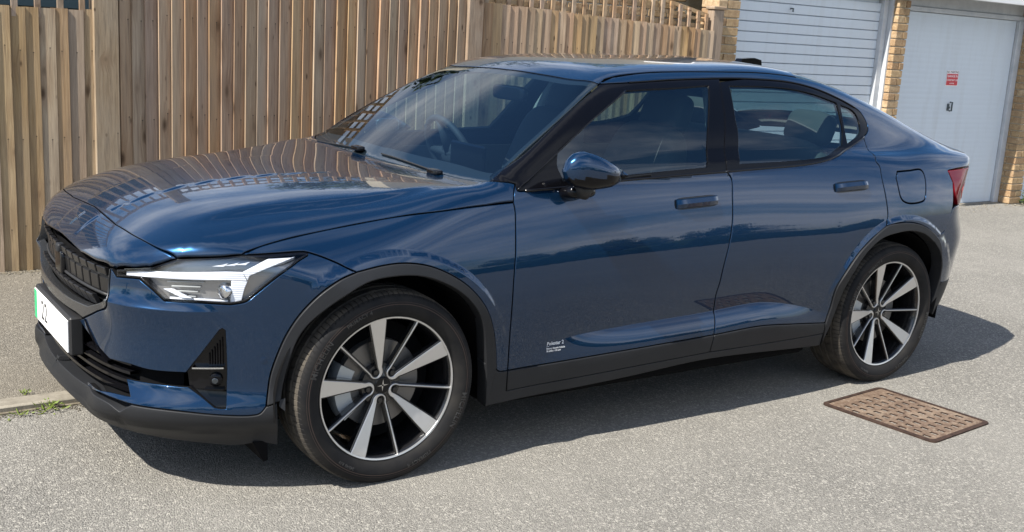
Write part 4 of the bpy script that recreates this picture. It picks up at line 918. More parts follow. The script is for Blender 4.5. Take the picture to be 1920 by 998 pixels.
panel('tail_light_insert',REAR,li,M['redglow'],tail[0],off=.0055,sp=.02,lip=.005,mirror=tail[1])
MB().prism([(2.44,1.47),(2.47,1.515),(2.56,1.522),(2.61,1.512),(2.625,1.45)],'y',-.022,.022).build('antenna_fin',M['gloss'],car)
# hidden structure: floor, added light blockers, shell behind the panel gaps, cabin
MB().bbox(-.58,3.45,-.60,.60,.17,.26,.02).build('underbody',M['dark'],car)
ut=on(FRONT,np.stack([np.linspace(-1.17,1.17,41),np.full(41,.215)],1),-.03)[0]; mb=MB(); mb.prism([(p[0],p[1]) for p in ut],'z',.200,.212); mb.build('shade_tray',M['dark'],car)  # unseen tray added to keep sunlight off the ground under the lip
for s in (1,-1): MB().box(-.47,-.41,s*.45,s*.73,.20,.50).build('sun_blocker',M['dark'],car)  # unseen boxes added to block sun leaking in ahead of the front wheels
for x0,x1 in ((.47,2.28),): MB().bbox(x0,x1,-.80,.80,.175,.40,.02).build('floor_pan',M['dark'],car)
for s in (1,-1):
    MB().box(.50,2.42,s*.795,s*.805,.36,.985).build('door_card',M['cabin'],car)
sh=outline(TOP,[fz([(-.76,0),(-.75,-.3),(-.70,-.60)]),fz([(-.60,-.70),(-.3,-.72),(.1,-.76),(.42,-.78)]),fz([(.42,-.78),(.34,-.5),(.30,0)])],sym=True,ds=.05)
panel('engine_bay_cover',TOP,sh,M['dark'],car,off=-.03,sp=.06,lip=0,gap=0)
sh=outline(SIDE,[fz([(-.30,.80),(-.1,.82),(.1,.82),(.3,.79),(.42,.70)]),fz([(.46,.36),(2.26,.36)]),fz([(2.28,.50),(2.36,.66),(2.5,.78),(2.7,.83),(2.9,.80),(3.05,.70)]),fz([(3.11,.85),(3.09,1.0)]),fz([(2.6,1.02),(1.6,.98),(.5,.95),(-.28,.83)])],ds=.05)
panel('inner_shell',SIDE,sh,M['dark'],car,off=-.026,sp=.06,lip=0,gap=0,mirror=True)
MB().bbox(2.62,3.40,-.66,.66,.90,.95,.02).build('parcel_shelf',M['cabin'],car)
MB().box(.40,.44,-.72,.72,.35,.95).build('bulkhead',M['cabin'],car)
dash=MB(); V=[];F=[]
for y in np.linspace(-.72,.72,9):
    for x,z in ((.42,.985),(.60,1.0),(.80,.985),(.86,.93),(.84,.75),(.60,.55)): V.append((x+.03*abs(y),y,z))
for i in range(8):
    for j in range(5): F.append((i*6+j,i*6+j+1,i*6+j+7,i*6+j+6))
dash.add(V,F).build('dashboard',M['cabin'],car,smooth=True)
MB().bbox(.83,.85,-.14,.14,.86,1.09,.008).build('centre_screen',M['gloss'],car)
mb=MB(); c=Vector((.975,.37,1.0)); ax=Vector((-.90,0,-.43)).normalized(); u=Vector((0,1,0)); v=ax.cross(u)
mb.tube([c+.185*(u*math.cos(a)+v*math.sin(a)) for a in np.linspace(0,2*PI,33)],.016,8,cap=False)
for a in (0,PI,PI*1.5): mb.tube([c,c+.18*(u*math.cos(a)+v*math.sin(a))],[.03,.014],8)
mb.sellip(c,(.05,.13,.10),.6); mb.build('steering_wheel',M['cabin'],car,smooth=True)
def seat(x,y):
    rx=Matrix.Rotation(R(18),3,'Y')
    s_=MB().sellip((x,y,.62),(.52,.50,.20),.45); o=s_.build('seat',M['seat'],car,smooth=True)
    MB().sellip((x+.32,y,.90),(.16,.50,.66),.42,rot=rx,f=lambda p:(p.x,p.y*(1-.22*max(p.z,0)/.33),p.z)).build('seat_backrest',M['seat'],o,smooth=True)
    MB().sellip((x+.475,y,1.255),(.11,.27,.21),.5,rot=rx).build('headrest',M['seat'],o,smooth=True)
for y in (.37,-.37): seat(1.18,y)
o=MB().sellip((2.12,0,.60),(.50,1.26,.22),.35).build('rear_bench',M['seat'],car,smooth=True)
MB().sellip((2.44,0,.86),(.17,1.26,.60),.35,rot=Matrix.Rotation(R(22),3,'Y')).build('bench_backrest',M['seat'],o,smooth=True)
for y in (-.42,.42): MB().sellip((2.58,y,1.20),(.11,.27,.17),.5,rot=Matrix.Rotation(R(20),3,'Y')).build('headrest',M['seat'],o,smooth=True)
MB().sellip((1.045,0,1.315),(.035,.25,.065),.4).build('rear_view_mirror',M['gloss'],car,smooth=True)
for s in (1,-1):
    mb=MB(); mb.tube([(1.66,s*.72,1.0),(1.70,s*.65,1.2),(1.735,s*.55,1.38)],[.05,.04,.03],8); mb.build('pillar_trim',M['pale'],car,smooth=True)
# wiper arms at the scuttle
for y0,y1 in ((-.50,-.02),(.16,.62)):
    P=TOP.hit(np.array([[.405+.0*y0,y] for y in np.linspace(y0,y1,9)])); P[:,2]+=.001; P[:,0]-=.006
    o=MB().tube(list(P),.0035,6).build('wiper',M['matte'],car,smooth=True)
    q=P[0]; MB().sellip((q[0]-.010,q[1]+.02,q[2]+.002),(.038,.085,.022),.5).build('wiper_pivot',M['gloss'],o,smooth=True)
# door mirrors, folded back along the doors
MTOP=[[0.655, 1.1], [0.6664, 1.1366], [0.6932, 1.1633], [0.7292, 1.1726], [0.7721, 1.1642], [0.8189, 1.1477], [0.8724, 1.123], [0.9133, 1.1021], [0.9332, 1.0855]]; MBOT=[[0.6553, 1.0961], [0.6677, 1.0646], [0.6915, 1.0443], [0.7421, 1.0308], [0.7799, 1.0276], [0.8554, 1.0352], [0.9052, 1.0539], [0.9343, 1.0753]]
def mirror(par,s):
    tx,tz=arr(MTOP).T; bx,bz=arr(MBOT).T; x0,x1=tx[0],tx[-1]; V=[];F=[];fm=[]; nu=28; us=(1-np.cos(np.linspace(.04,PI-.04,27)))/2
    for u in us:
        x=x0+(x1-x0)*u; a=np.interp(x,tx,tz); b_=np.interp(x,bx,bz); a=max(a,b_+.004); zc,h=(a+b_)/2,(a-b_)/2
        th=.052*(1-abs(2*(u-.36))**3.2*.62 if u>.36 else 1-abs((u-.36)/.36)**3*.75); yc=-.948-.022*u
        for k in range(nu):
            q=2*PI*k/nu; cy=math.copysign(abs(math.cos(q))**.85,math.cos(q)); sz=math.copysign(abs(math.sin(q))**.85,math.sin(q))
            V.append((x-.012*(sz<0)*sz*0,s*(yc-th*cy*(1.0 if cy>0 else .75)),zc+h*sz))
    n=len(us)
    zsplit=lambda x: 1.0745+.004*math.sin((x-x0)*9)+.020*(x-x0)
    for i in range(n-1):
        for k in range(nu):
            f=(i*nu+k,i*nu+(k+1)%nu,(i+1)*nu+(k+1)%nu,(i+1)*nu+k); F.append(f); z=sum(V[q][2] for q in f)/4; fm.append(1 if z<zsplit(V[f[0]][0]) else 0)
    F.append(tuple(range(nu))); fm.append(0); F.append(tuple((n-1)*nu+k for k in range(nu))); fm.append(1)
    mb=MB(); mb.V=V; mb.F=F; mb.fm=fm; o=mb.build('door_mirror',[M['paint'],M['trim']],par,auto=60)
    MB().sellip((.775,-.908*s,1.098),(.13,.012,.07),.5).build('mirror_glass',M['steel'],o,smooth=True)
    MB().sellip((.775,-.885*s,1.008),(.135,.11,.052),.7,rot=Matrix.Rotation(R(-12*s),3,'X')).build('mirror_foot',M['trim'],o,smooth=True)
    MB().tube([(.765,-.915*s,1.005),(.77,-.94*s,1.052)],[.034,.040],14).build('mirror_neck',M['matte'],o,smooth=True)
    return o
mirror(doors_f[0],1); fm_o=mirror(doors_f[1],-1); fm_o.location+=Vector((.11,-.06,-.015))   # the far one sits tighter against its window
# ---------------------------------------------------------------- wheels (local: axis y, outer face towards -y)
RR,RT,WT=.256,.350,.245
def tyre_mesh():
    n=108*4; prof=[(.250,-.088),(.2625,-.100),(.268,-.1075),(.282,-.1165),(.300,-.1225),(.320,-.1205),(.334,-.1135),(.3415,-.1035),(.3465,-.090),(.3490,-.070),(.3425,-.066),(.3425,-.060),(.350,-.056),(.3505,-.025),(.344,-.022),(.344,-.013),(.351,-.010),(.351,.010),(.344,.013),(.344,.022),(.3505,.025),(.350,.056),(.3425,.060),(.3425,.066),(.349,.070),(.3415,.1035),(.32,.1205),(.30,.1225),(.28,.1165),(.262,.104),(.25,.09)]
    V=[];F=[];fm=[];k=len(prof)
    for i in range(n):
        for j,(r,h) in enumerate(prof):
            ph=i%4; d=0
            if ph==3 and (7<=j<=9 or 24<=j<=25): d=.0038
            if ph==3 and 12<=j<=13 and (i//4)%2==0: d=.004
            if ph==3 and 20<=j<=21 and (i//4)%2==0: d=.005
            a=2*PI*(i-ph+(0,1.3,3.25,3.62)[ph])/n
            a+=.018*math.sin((h+.03)*30) if 7<=j<=25 else 0
            V.append(((r-d)*math.cos(a),h,(r-d)*math.sin(a)))
    for i in range(n):
        q=(i+1)%n
        for j in range(k-1): F.append((i*k+j,i*k+j+1,q*k+j+1,q*k+j)); fm.append(1 if 7<=j<=24 else 0)
    mb=MB(); mb.V=V; mb.F=F; mb.fm=fm; return mb
def ribbon(path,width,y0,y1,chamf=.0012):
    # a bar of varying width following a 2-D path in the wheel plane
    p=arr(path); w_=arr(width)/2; t=np.gradient(p,axis=0); t/=np.linalg.norm(t,axis=1)[:,None]; nn=np.stack([-t[:,1],t[:,0]],1)
    y0=np.broadcast_to(arr(y0),len(p)); y1=np.broadcast_to(arr(y1),len(p)); V=[];F=[]
    for i in range(len(p)):
        a=p[i]+nn[i]*w_[i]; b=p[i]-nn[i]*w_[i]; ai=p[i]+nn[i]*(w_[i]-chamf); bi=p[i]-nn[i]*(w_[i]-chamf)
        V+=[(ai[0],y0[i],ai[1]),(bi[0],y0[i],bi[1]),(b[0],y0[i]+chamf,b[1]),(b[0],y1[i],b[1]),(a[0],y1[i],a[1]),(a[0],y0[i]+chamf,a[1])]
    for i in range(len(p)-1):
        for q in range(6): F.append((6*i+q,6*i+(q+1)%6,6*i+6+(q+1)%6,6*i+6+q))
    F+=[tuple(range(6)),tuple(6*(len(p)-1)+q for q in range(5,-1,-1))]
    return V,F
def wheel_meshes():
    rim=MB()    # barrel, flange
    rim.lathe([(.2605,-.1005),(.2618,-.1035),(.2632,-.1035),(.2636,-.100)],96,m=0)
    rim.lathe([(.2605,-.1005),(.2545,-.098),(.248,-.088),(.243,-.05),(.236,.02),(.236,.09)],96,m=0)
    rim.lathe([(.2540,-.0975),(.2546,-.1012),(.2600,-.1028),(.2608,-.0995)],120,m=1)
    rim.lathe([(.0,-.052),(.034,-.052),(.040,-.049),(.076,-.043),(.080,-.025),(.075,.03)],48,m=0)
    for k in range(5):
        bang=101+18+72*k; a=R(bang-90); ca,sa=math.cos(a),math.sin(a)
        rb_,rc_=.056,.0205
        path=[];wd=[]
        for t_ in np.linspace(0,1,15):      # broad spoke, outside in
            o=arr([.0800,.2405]); i_=arr([.0215,.0640]); path.append(o+(i_-o)*t_); wd.append(.062*(1-t_)+.0150*t_+.004*t_*(1-t_))
        for th in np.linspace(-12,-168,17):
            path.append(arr([rc_*math.cos(R(th)),rb_+rc_*math.sin(R(th))])); wd.append(.0145-.0095*min(1,abs(th)/110))
        for t_ in np.linspace(0,1,13):
            i_=arr([-.0212,.0640]); o=arr([-.0785,.2435]); path.append(i_+(o-i_)*t_); wd.append(.0050+.0008*t_)
        path=arr(path); rad=np.linalg.norm(path,axis=1); y=-.0545-.043*np.clip((rad-.06)/.19,0,1)
        rp=np.stack([path[:,0]*ca-path[:,1]*sa,path[:,0]*sa+path[:,1]*ca],1)
        V,F=ribbon(rp,wd,y-.001,y+.006); rim.add(V,F,1)
        V,F=ribbon(rp,arr(wd)+.0105,y+.0022,y+.030,.002); rim.add(V,F,0)
    me_r=rim.build('wheel',[M['rimblack'],M['alloy']],None,auto=38,fix=True)
    return me_r
wm=wheel_meshes()
ty=tyre_mesh().build('tyre',[M['rubber'],M['tread']],wm,auto=35)
st=MB().lathe([(.3080,-.1232),(.3105,-.1231)],120); st.lathe([(.3160,-.1226),(.3172,-.1224)],120); st.build('tyre_band',M['orange'],ty,fix=False)
def side_text(txt,r,ang,size):
    V,F=text_mesh(txt,size,0,1.05,.0006); a=R(ang)-V[:,0]/r; rr=r+V[:,1]-size*.35
    f=np.interp(rr,[.268,.282,.300,.320,.334],[.1075,.1165,.1225,.1205,.1135])
    return MB().add(np.stack([rr*np.cos(a),-f-.0034,rr*np.sin(a)],1),F)
for tx,r,a,s_ in (('MICHELIN',.306,152,.030),('PRIMACY 4',.302,116,.020),('MICHELIN',.306,-22,.030),('PRIMACY 4',.302,-66,.020),('245/45 R19',.298,236,.014)): side_text(tx,r,a,s_).build('tyre_lettering',M['rubber2'],ty,fix=False)
dm=MB().lathe([(.060,-.020),(.075,-.022),(.158,-.022),(.160,-.018),(.160,.008),(.06,.010)],64).build('brake_disc',M['disc'],wm,auto=40)
cal_=MB()
for i in range(9):
    pass
V=[];F=[]
for i in range(10):
    a=R(150)+R(70)*i/9
    for r,h in ((.118,-.040),(.178,-.042),(.186,-.020),(.184,.03),(.12,.03)): V.append((r*math.cos(a),h,r*math.sin(a)))
for i in range(9):
    for q in range(5): F.append((5*i+q,5*i+(q+1)%5,5*i+5+(q+1)%5,5*i+5+q))
F+=[tuple(range(5)),tuple(45+q for q in range(4,-1,-1))]
MB().add(V,F).build('brake_caliper',M['caliper'],wm,auto=40)
for k in range(5):
    a=R(119+72*k); MB().lathe([(0,-.056),(.0085,-.056),(.0105,-.053),(.0115,-.040)],12,c=(.056*math.cos(a),0,.056*math.sin(a))).build('wheel_bolt',M['rimblack'],wm,auto=40)
cap=MB().lathe([(0,-.0565),(.028,-.0565),(.031,-.0535),(.031,-.045)],32).build('centre_cap',M['gloss'],wm,auto=40)
mb=MB()
for s in (1,-1):
    for q in ([(.0035,.0025),(.0225,.0012),(.0035,-.0018)],[(.0035,.0025),(.0012,.0225),(-.0018,.0035)]):
        P=arr(q)*s; T3=[(x,-.0578,z) for x,z in P]; B3=[(x,-.0562,z) for x,z in P]; mb.add(T3+B3,[(0,1,2),(3,5,4)]+[(i,i+3,(i+1)%3+3,(i+1)%3) for i in range(3)])
mb.build('cap_emblem',M['steel'],wm)
MB().lathe([(0,-.01),(.06,-.01),(.22,.02),(.226,.08)],48).build('wheel_back',M['dark'],wm,fix=False)
def place_wheel(src,x,y,z,flip,spin):
    o=src if src.parent is None else dup(src)
    if o is not src:
        for ch in src.children:
            c=dup(ch,o)
            for g in ch.children: dup(g,c)
    o.parent=car; o.location=Vector((x,y,z))-car.location; o.rotation_euler=(0,R(spin),PI if flip else 0); return o
wz=.342
place_wheel(wm,0,-.788,wz,False,0)
place_wheel(wm,2.735,-.786,wz,False,-6)
place_wheel(wm,0,.788,wz+.032,True,20); place_wheel(wm,2.735,.786,wz+.004,True,50)
# ---------------------------------------------------------------- ground
rng=random.Random(7)
def sheet(name,x0,x1,y0,y1,zf,mat,nx=2,ny=2):
    xs=np.linspace(x0,x1,nx); ys=np.linspace(y0,y1,ny); V=[(x,y,zf(x,y)) for x in xs for y in ys]
    F=[(i*ny+j,(i+1)*ny+j,(i+1)*ny+j+1,i*ny+j+1) for i in range(nx-1) for j in range(ny-1)]
    return tag(mesh_obj(name,V,F,mat),kind='structure')
sheet('road',-400,400,-400,400,lambda x,y:0.,M['asphalt'])
KH=lambda x:.030-.025*float(sstep(arr((x-.3)/2.2)))
sheet('pavement',-30,3.2,.452,2.9,lambda x,y:KH(x)-.002,M['pave'],80,3)
kerb=tag(MB().box(-30,.9,.335,.36,-.01,.006).build('kerb',M['soil']),kind='structure')
ks=MB().bbox(-.450,.450,.352,.455,-.05,.030,.008).build('kerb_stone',M['kerb'],kerb,auto=40)
ks.location.x=-.655
for i in range(1,9):
    o=dup(ks,kerb); o.location=(-.655-.912*i,rng.uniform(-.003,.003),rng.uniform(-.003,.002)); o.rotation_euler=(0,0,rng.uniform(-.004,.004))
for i in range(1,4):
    o=dup(ks,kerb); o.location=(-.655+.912*i,0,KH(-.655+.912*i)-.030); o.rotation_euler=(0,.008,0)
# manhole cover let into the road
mh=empty('manhole_cover',(2.434,-1.272,0)); mh.rotation_euler=(0,0,R(5)); tag(mh,'rusty iron manhole cover with a slotted tread in the road behind the rear wheel','manhole cover')
def rrect(w_,h_,r,n=6):
    P=[]
    for cx_,cy_,a0 in ((w_/2-r,h_/2-r,0),(-w_/2+r,h_/2-r,90),(-w_/2+r,-h_/2+r,180),(w_/2-r,-h_/2+r,270)):
        for i in range(n+1): a=R(a0+90*i/n); P.append((cx_+r*math.cos(a),cy_+r*math.sin(a)))
    return P
def local(o,p,loc=(0,0,0)): o.parent=p; o.location=loc; return o
A_,B_=rrect(.475,.565,.030),rrect(.435,.525,.022); n_=len(A_)
mb=MB(); mb.add([(x,y,-.02) for x,y in A_]+[(x,y,.007) for x,y in A_]+[(x,y,.0085) for x,y in B_]+[(x,y,-.02) for x,y in B_],[(k*n_+i,k*n_+(i+1)%n_,(k+1)*n_+(i+1)%n_,(k+1)*n_+i) for k in range(3) for i in range(n_)])
local(mb.build('cover_frame',M['rustd'],auto=40),mh)
cell=.0116; nx_,ny_=37,45; hgt=np.zeros((nx_,ny_))
for i in range(8):
    for j in range(9):
        x=2+i*5-(0 if j%2 else 2)+1; y=2+j*5
        if x>0 and x+1<nx_-1 and y+2<ny_-1: hgt[x:x+2,y:y+3]=-.011
V=[];F=[]
fq=[]
def quad(*p): n=len(V); V.extend(p); F.append((n,n+1,n+2,n+3)); fq.append(1 if max(q[2] for q in p)<0 or max(abs(p[0][2]-q[2]) for q in p)>.002 else 0)
for i in range(nx_):
    for j in range(ny_):
        x,y=(i-nx_/2)*cell,(j-ny_/2)*cell; h=hgt[i,j]+.006
        quad((x,y,h),(x+cell,y,h),(x+cell,y+cell,h),(x,y+cell,h))
        if i+1<nx_ and hgt[i,j]!=hgt[i+1,j]: h2=hgt[i+1,j]+.006; quad((x+cell,y,h),(x+cell,y,h2),(x+cell,y+cell,h2),(x+cell,y+cell,h))
        if j+1<ny_ and hgt[i,j]!=hgt[i,j+1]: h2=hgt[i,j+1]+.006; quad((x,y+cell,h),(x+cell,y+cell,h),(x+cell,y+cell,h2),(x,y+cell,h2))
mb=MB().add(V,F); mb.fm=fq; local(mb.build('cover_plate',[M['rust'],M['rustd']],fix=False),mh)
# weeds in the gutter and by the garage
def leafs(n,r,h,size,seed,flat=.5):
    g=random.Random(seed); V=[];F=[]
    for _ in range(n):
        a=g.uniform(0,2*PI); d=r*g.random()**.6; z=h*g.random()*(1-.5*d/r); c=Vector((d*math.cos(a),d*math.sin(a),z)); s=size*g.uniform(.5,1.2)
        u=Vector((math.cos(a+g.uniform(-.9,.9)),math.sin(a+g.uniform(-.9,.9)),g.uniform(-.2,.9))).normalized(); v=u.cross(Vector((g.uniform(-.5,.5),g.uniform(-.5,.5),1))).normalized(); w_=u.cross(v)*.12*s
        k=len(V); V+=[c,c+u*s*.45+v*s*.22+w_,c+u*s,c+u*s*.45-v*s*.22+w_]; F.append((k,k+1,k+2,k+3))
    return V,F
def weed(name,loc,n,r,h,size,seed,label,mat='leafw'):
    o=empty(name,loc); tag(o,label,'weed'); V,F=leafs(n,r,h,size,seed); local(MB().add(V,F).build('foliage',M[mat],fix=False),o)
    mb=MB(); g=random.Random(seed+1)
    for _ in range(5): a=g.uniform(0,2*PI); mb.tube([(0,0,0),(r*.5*math.cos(a),r*.5*math.sin(a),h*.8)],.0018,4)
    local(mb.build('stem',M['leafw']),o)
p0=(-.86,.325)
weed('weed',(-.865,.33,0),46,.055,.035,.028,3,'small bright green weed in the gutter against the kerb beside the front bumper')
weed('weed',(-.985,.315,0),22,.07,.018,.02,5,'thin low strip of weed in the gutter at the left edge of the photo')
weed('weed',(-.93,.47,.028),14,.02,.02,.018,6,'tiny weed on the pavement just behind the kerb')
weed('garden_weed',(10.08,2.62,0),170,.13,.26,.075,11,'bushy green weed growing at the foot of the right brick pillar','leaf')
# ---------------------------------------------------------------- timber fences
def board_mesh(name,x1,fl,fr,h,mat,flip=False):
    # feather-edged board: thick left edge standing proud, thin right edge tucked under the next board
    mb=MB(); c=.0015
    prof=[(0,-.003),(0,-fl+c),(c,-fl),(x1,-fr),(x1,0),(.012,0)]
    if flip: prof=[(0,0),(0,-.006),(x1-c,-fl),(x1,-fl+c),(x1,-.0066),(.014,-.0066),(.013,0)]      # thick edge on the right, lapping the next board
    mb.prism(prof,'z',0,h); o=mb.build(name,mat); return o
def fence(loc,label,xs,tops,z0,fl,fr,pitch,seed,mat,flip=False):
    f=empty('wooden_fence',loc); tag(f,label,'fence'); g=random.Random(seed); base=board_mesh('board',pitch+.014,fl,fr,1.,mat,flip); first=True
    for x,tz in zip(xs,tops):
        h=tz-z0+g.uniform(-.004,.004)
        # real-size mesh per height step so that the grain is not stretched
        key=round(h,2)
        if key not in cache: cache[key]=None
        o=base if first else dup(base)
        first=False; local(o,f,(x-loc[0]+g.uniform(-.0025,.0025),g.uniform(-.0012,.0012),z0-loc[2])); o.scale=(g.uniform(.97,1.03),g.uniform(.85,1.15),h); o.rotation_euler=(0,g.uniform(-.0035,.0035),g.uniform(-.012,.012))
    return f
cache={}
pl_=.0785; xs=[-.078-pl_*(i+1) for i in range(26)][::-1]
fl=fence((-1.2,2.735,.02),'left stretch of sunlit feather edge fence with straight board tops below a trellis',xs,[1.563]*26,.012,.0180,.0105,pl_,1,M['woodlit'],True)
pm=.0788; xm=[.062+pm*i for i in range(31)]
fm_=fence((1.3,2.76,.02),'tall middle stretch of shaded feather edge fence rising out of the picture top',xm,[1.815]*31,.012,.0300,.006,pm,2,M['wood'])
pr_=.0745; xr=[2.640+pr_*i for i in range(31)]
fr2=fence((3.8,2.76,.02),'right stretch of feather edge fence behind the car roof with open trellis above',xr,[1.778-.039*(x-2.64) for x in xr],.012,.0180,.0105,pr_,3,M['wood'],True)
def trellis(f,y,x0,x1,zb,zt,step,sw,mat,rows=1):
    loc=Vector(f.location); mb=MB(); n=12
    def rail(fz0,h):
        for i in range(n):
            a,b=x0+(x1-x0)*i/n,x0+(x1-x0)*(i+1)/n
            V=[(x-loc.x,yy-loc.y,fz0(x)+dz-loc.z) for x in (a,b) for yy in (y+.001,y+.021) for dz in (0,h)]
            mb.add(V,[(0,1,3,2),(4,6,7,5),(0,4,5,1),(2,3,7,6),(0,2,6,4),(1,5,7,3)])
    rail(zb,.032); rail(lambda x:zt(x)-.03,.032)
    for r_ in range(1,rows+1): rail(lambda x,r_=r_:zb(x)+(zt(x)-zb(x))*r_/(rows+1)-.012,.026)
    t_=mb.build('trellis',mat); local(t_,f)
    s0=MB().bbox(-sw/2,sw/2,-.020,0,0,1,.0015).build('trellis_slat',mat); first=True; x=x0+.02; g=random.Random(int(x0*100)+9)
    while x<x1:
        o=s0 if first else dup(s0); first=False; local(o,t_,(x-loc.x+g.uniform(-.003,.003),y-.0005-loc.y,zb(x)-.02-loc.z)); o.scale=(g.uniform(.9,1.1),1,zt(x)+.012-zb(x)); x+=step
trellis(fl,2.745,-2.1,-.09,lambda x:1.525,lambda x:2.05,.121,.034,M['woodlit'])
trellis(fm_,2.77,.06,2.55,lambda x:1.83,lambda x:2.03,.105,.030,M['wood'])
top=lambda x:1.778-.039*(x-2.64)
trellis(fr2,2.785,2.66,4.92,lambda x:top(x)+.012,lambda x:min(2.14,1.822+.20*max(4.92-x,0)),.1005,.034,M['wood'])
def post(x0,x1,y0,y1,z,label,mat):
    o=empty('fence_post',((x0+x1)/2,(y0+y1)/2,0)); tag(o,label,'fence post'); s=MB().bbox(-(x1-x0)/2,(x1-x0)/2,-(y1-y0)/2,(y1-y0)/2,0,z,.005).build('post_timber',mat); local(s,o)
    c=MB().bbox(-(x1-x0)/2-.012,(x1-x0)/2+.012,-(y1-y0)/2-.012,(y1-y0)/2+.012,z+.001,z+.03,.006).build('post_cap',mat); local(c,o)
post(-.088,.056,2.700,2.80,2.2,'broad weathered fence post between the left and middle fence stretches',M['woodpost'])
post(2.505,2.630,2.715,2.80,2.2,'paler double width fence post at the right end of the tall middle fence',M['woodlit'])
post(4.945,5.065,2.745,2.83,1.86,'short pale end post of the right fence against the brick pillar',M['woodlit'])
# ---------------------------------------------------------------- brick house wall and shed behind the fences
BR=MB().bbox(-.1075,.1075,-.0515,.0515,-.0325,.0325,.004).build('brick',M['brick'])
brick_used=[False]
def brick(parent,loc,rotz=0,half=False,scale=None):
    global BR
    o=BR if not brick_used[0] else dup(BR); brick_used[0]=True
    local(o,parent,(loc[0]+rng.uniform(-.002,.002),loc[1]+rng.uniform(-.002,.002),loc[2]+rng.uniform(-.0015,.0015))); o.rotation_euler=(rng.uniform(-.008,.008),rng.uniform(-.006,.006),rotz+rng.uniform(-.008,.008)); o.scale=scale or ((.47,1,1) if half else (1,1,1)); return o
hw_=empty('brick_house',(3.9,3.5,0)); tag(hw_,'pale brick house wall seen through the trellis of the right fence','house')
wl=MB().box(-1.75,1.45,.0,.25,0,2.9).build('wall',M['mortar']); local(wl,hw_,(0,0,0))
PB=None
for r_ in range(11):
    for k in range(14):
        x=-1.62+.225*k+(.112 if r_%2 else 0)
        if x>1.35: continue
        o=brick(wl,(x,.045,1.52+.075*r_)); o.data.materials[0]=M['brick']
sh_=empty('garden_shed',(-1.0,4.3,0)); tag(sh_,'dark blue green garden shed glimpsed through the left trellis','shed')
w0=MB().box(-1.6,1.6,.02,1.5,0,2.25).build('wall',M['dark']); local(w0,sh_)
p_=MB().bbox(-1.6,1.6,-.012,.012,0,.135,.003).build('plank',M['shed']); 
for i in range(16):
    o=p_ if i==0 else dup(p_); local(o,w0,(0,0,.02+.14*i)); o.rotation_euler=(R(-3),0,0)
rf_=MB().prism([(-.12,2.22),(1.6,2.42),(1.6,2.46),(-.12,2.26)],'x',-1.7,1.7).build('roof',M['roof']); local(rf_,sh_)
# ---------------------------------------------------------------- garages
ga=empty('garage_block',(7.6,3.0,0)); tag(ga,'row of lock up garages with buff brick pillars and white doors','garage')
def L(x,y,z): return (x-7.6,y-3.0,z)
def gbox(name,x0,x1,y0,y1,z0,z1,mat,b=.004,par=None):
    o=MB().bbox(x0-7.6,x1-7.6,y0-3,y1-3,z0,z1,b).build(name,mat); local(o,par or ga); return o
gbox('rear_wall',4.9,13.2,4.6,4.75,0,2.5,M['mortar']); gbox('flat_roof',4.9,7.298,2.862,4.8,2.42,2.52,M['fascia']); gbox('flat_roof',7.302,13.2,2.668,4.8,2.42,2.52,M['fascia'])
gbox('fascia_board',7.3,13.2,2.615,2.66,2.158,2.46,M['fascia']); gbox('soffit',7.3,13.2,2.662,3.1,2.30,2.32,M['frm']); gbox('fascia_board',4.9,7.298,2.828,2.860,2.305,2.50,M['fascia'])
def pillar(x0,x1,y0,y1,z1):
    p=gbox('brick_pillar',x0+.012,x1-.012,y0+.012,y1,0,z1,M['mortar'],.002); w_=x1-x0; d=y1-y0; r_=0; z=.042
    while z<z1-.02:
        # front face: one brick and a bit, alternating bond; left return face
        if r_%2==0:
            brick(p,L(x0+w_/2,y0+.0515,z),scale=(w_/.215,1,1)); brick(p,L(x0+.0515,y0+.108+(d-.108)/2,z),PI/2,scale=((d-.113)/.215,1,1))
        else:
            brick(p,L(x0+.0515,y0+d*.5,z),PI/2,scale=(d/.215,1,1)); rest=w_-.108; brick(p,L(x0+.108+rest/2,y0+.0515,z),scale=(rest/.215*.97,1,1))
        z+=.075; r_+=1
    return p
pillar(5.085,5.345,2.84,3.05,2.30); pillar(7.496,7.668,2.826,3.05,2.30); pillar(9.836,10.06,2.790,3.05,2.30)
# left ribbed door
d1=gbox('garage_door',5.36,7.40,2.995,3.02,.015,2.10,M['door'])
sl=MB().prism([(-.012,.0445),(-.004,.0415),(0,.034),(0,-.034),(-.004,-.0415),(-.012,-.0445)] and [(.012,-.0440),(-.001,-.0425),(-.010,-.0375),(-.010,.0385),(-.001,.0425),(.012,.0440)],'x',-1.02,1.02).build('door_slat',M['door'])
for i in range(23):
    o=sl if i==0 else dup(sl); local(o,d1,L(6.38,2.982,.055+.0893*i))
gbox('door_frame',7.402,7.470,2.930,3.02,0,2.10,M['frm']); gbox('door_frame',7.472,7.568,2.885,3.02,0,2.16,M['frm']); gbox('door_frame',5.33,7.47,2.915,3.02,2.102,2.24,M['frm']); gbox('door_frame',5.33,5.358,2.93,3.02,0,2.10,M['frm'])
hd=MB().tube([(0,0,0),(0,-.03,0),(0,-.03,-.03)],.008,8).build('door_catch',M['handle']); local(hd,d1,L(6.12,2.968,1.935))
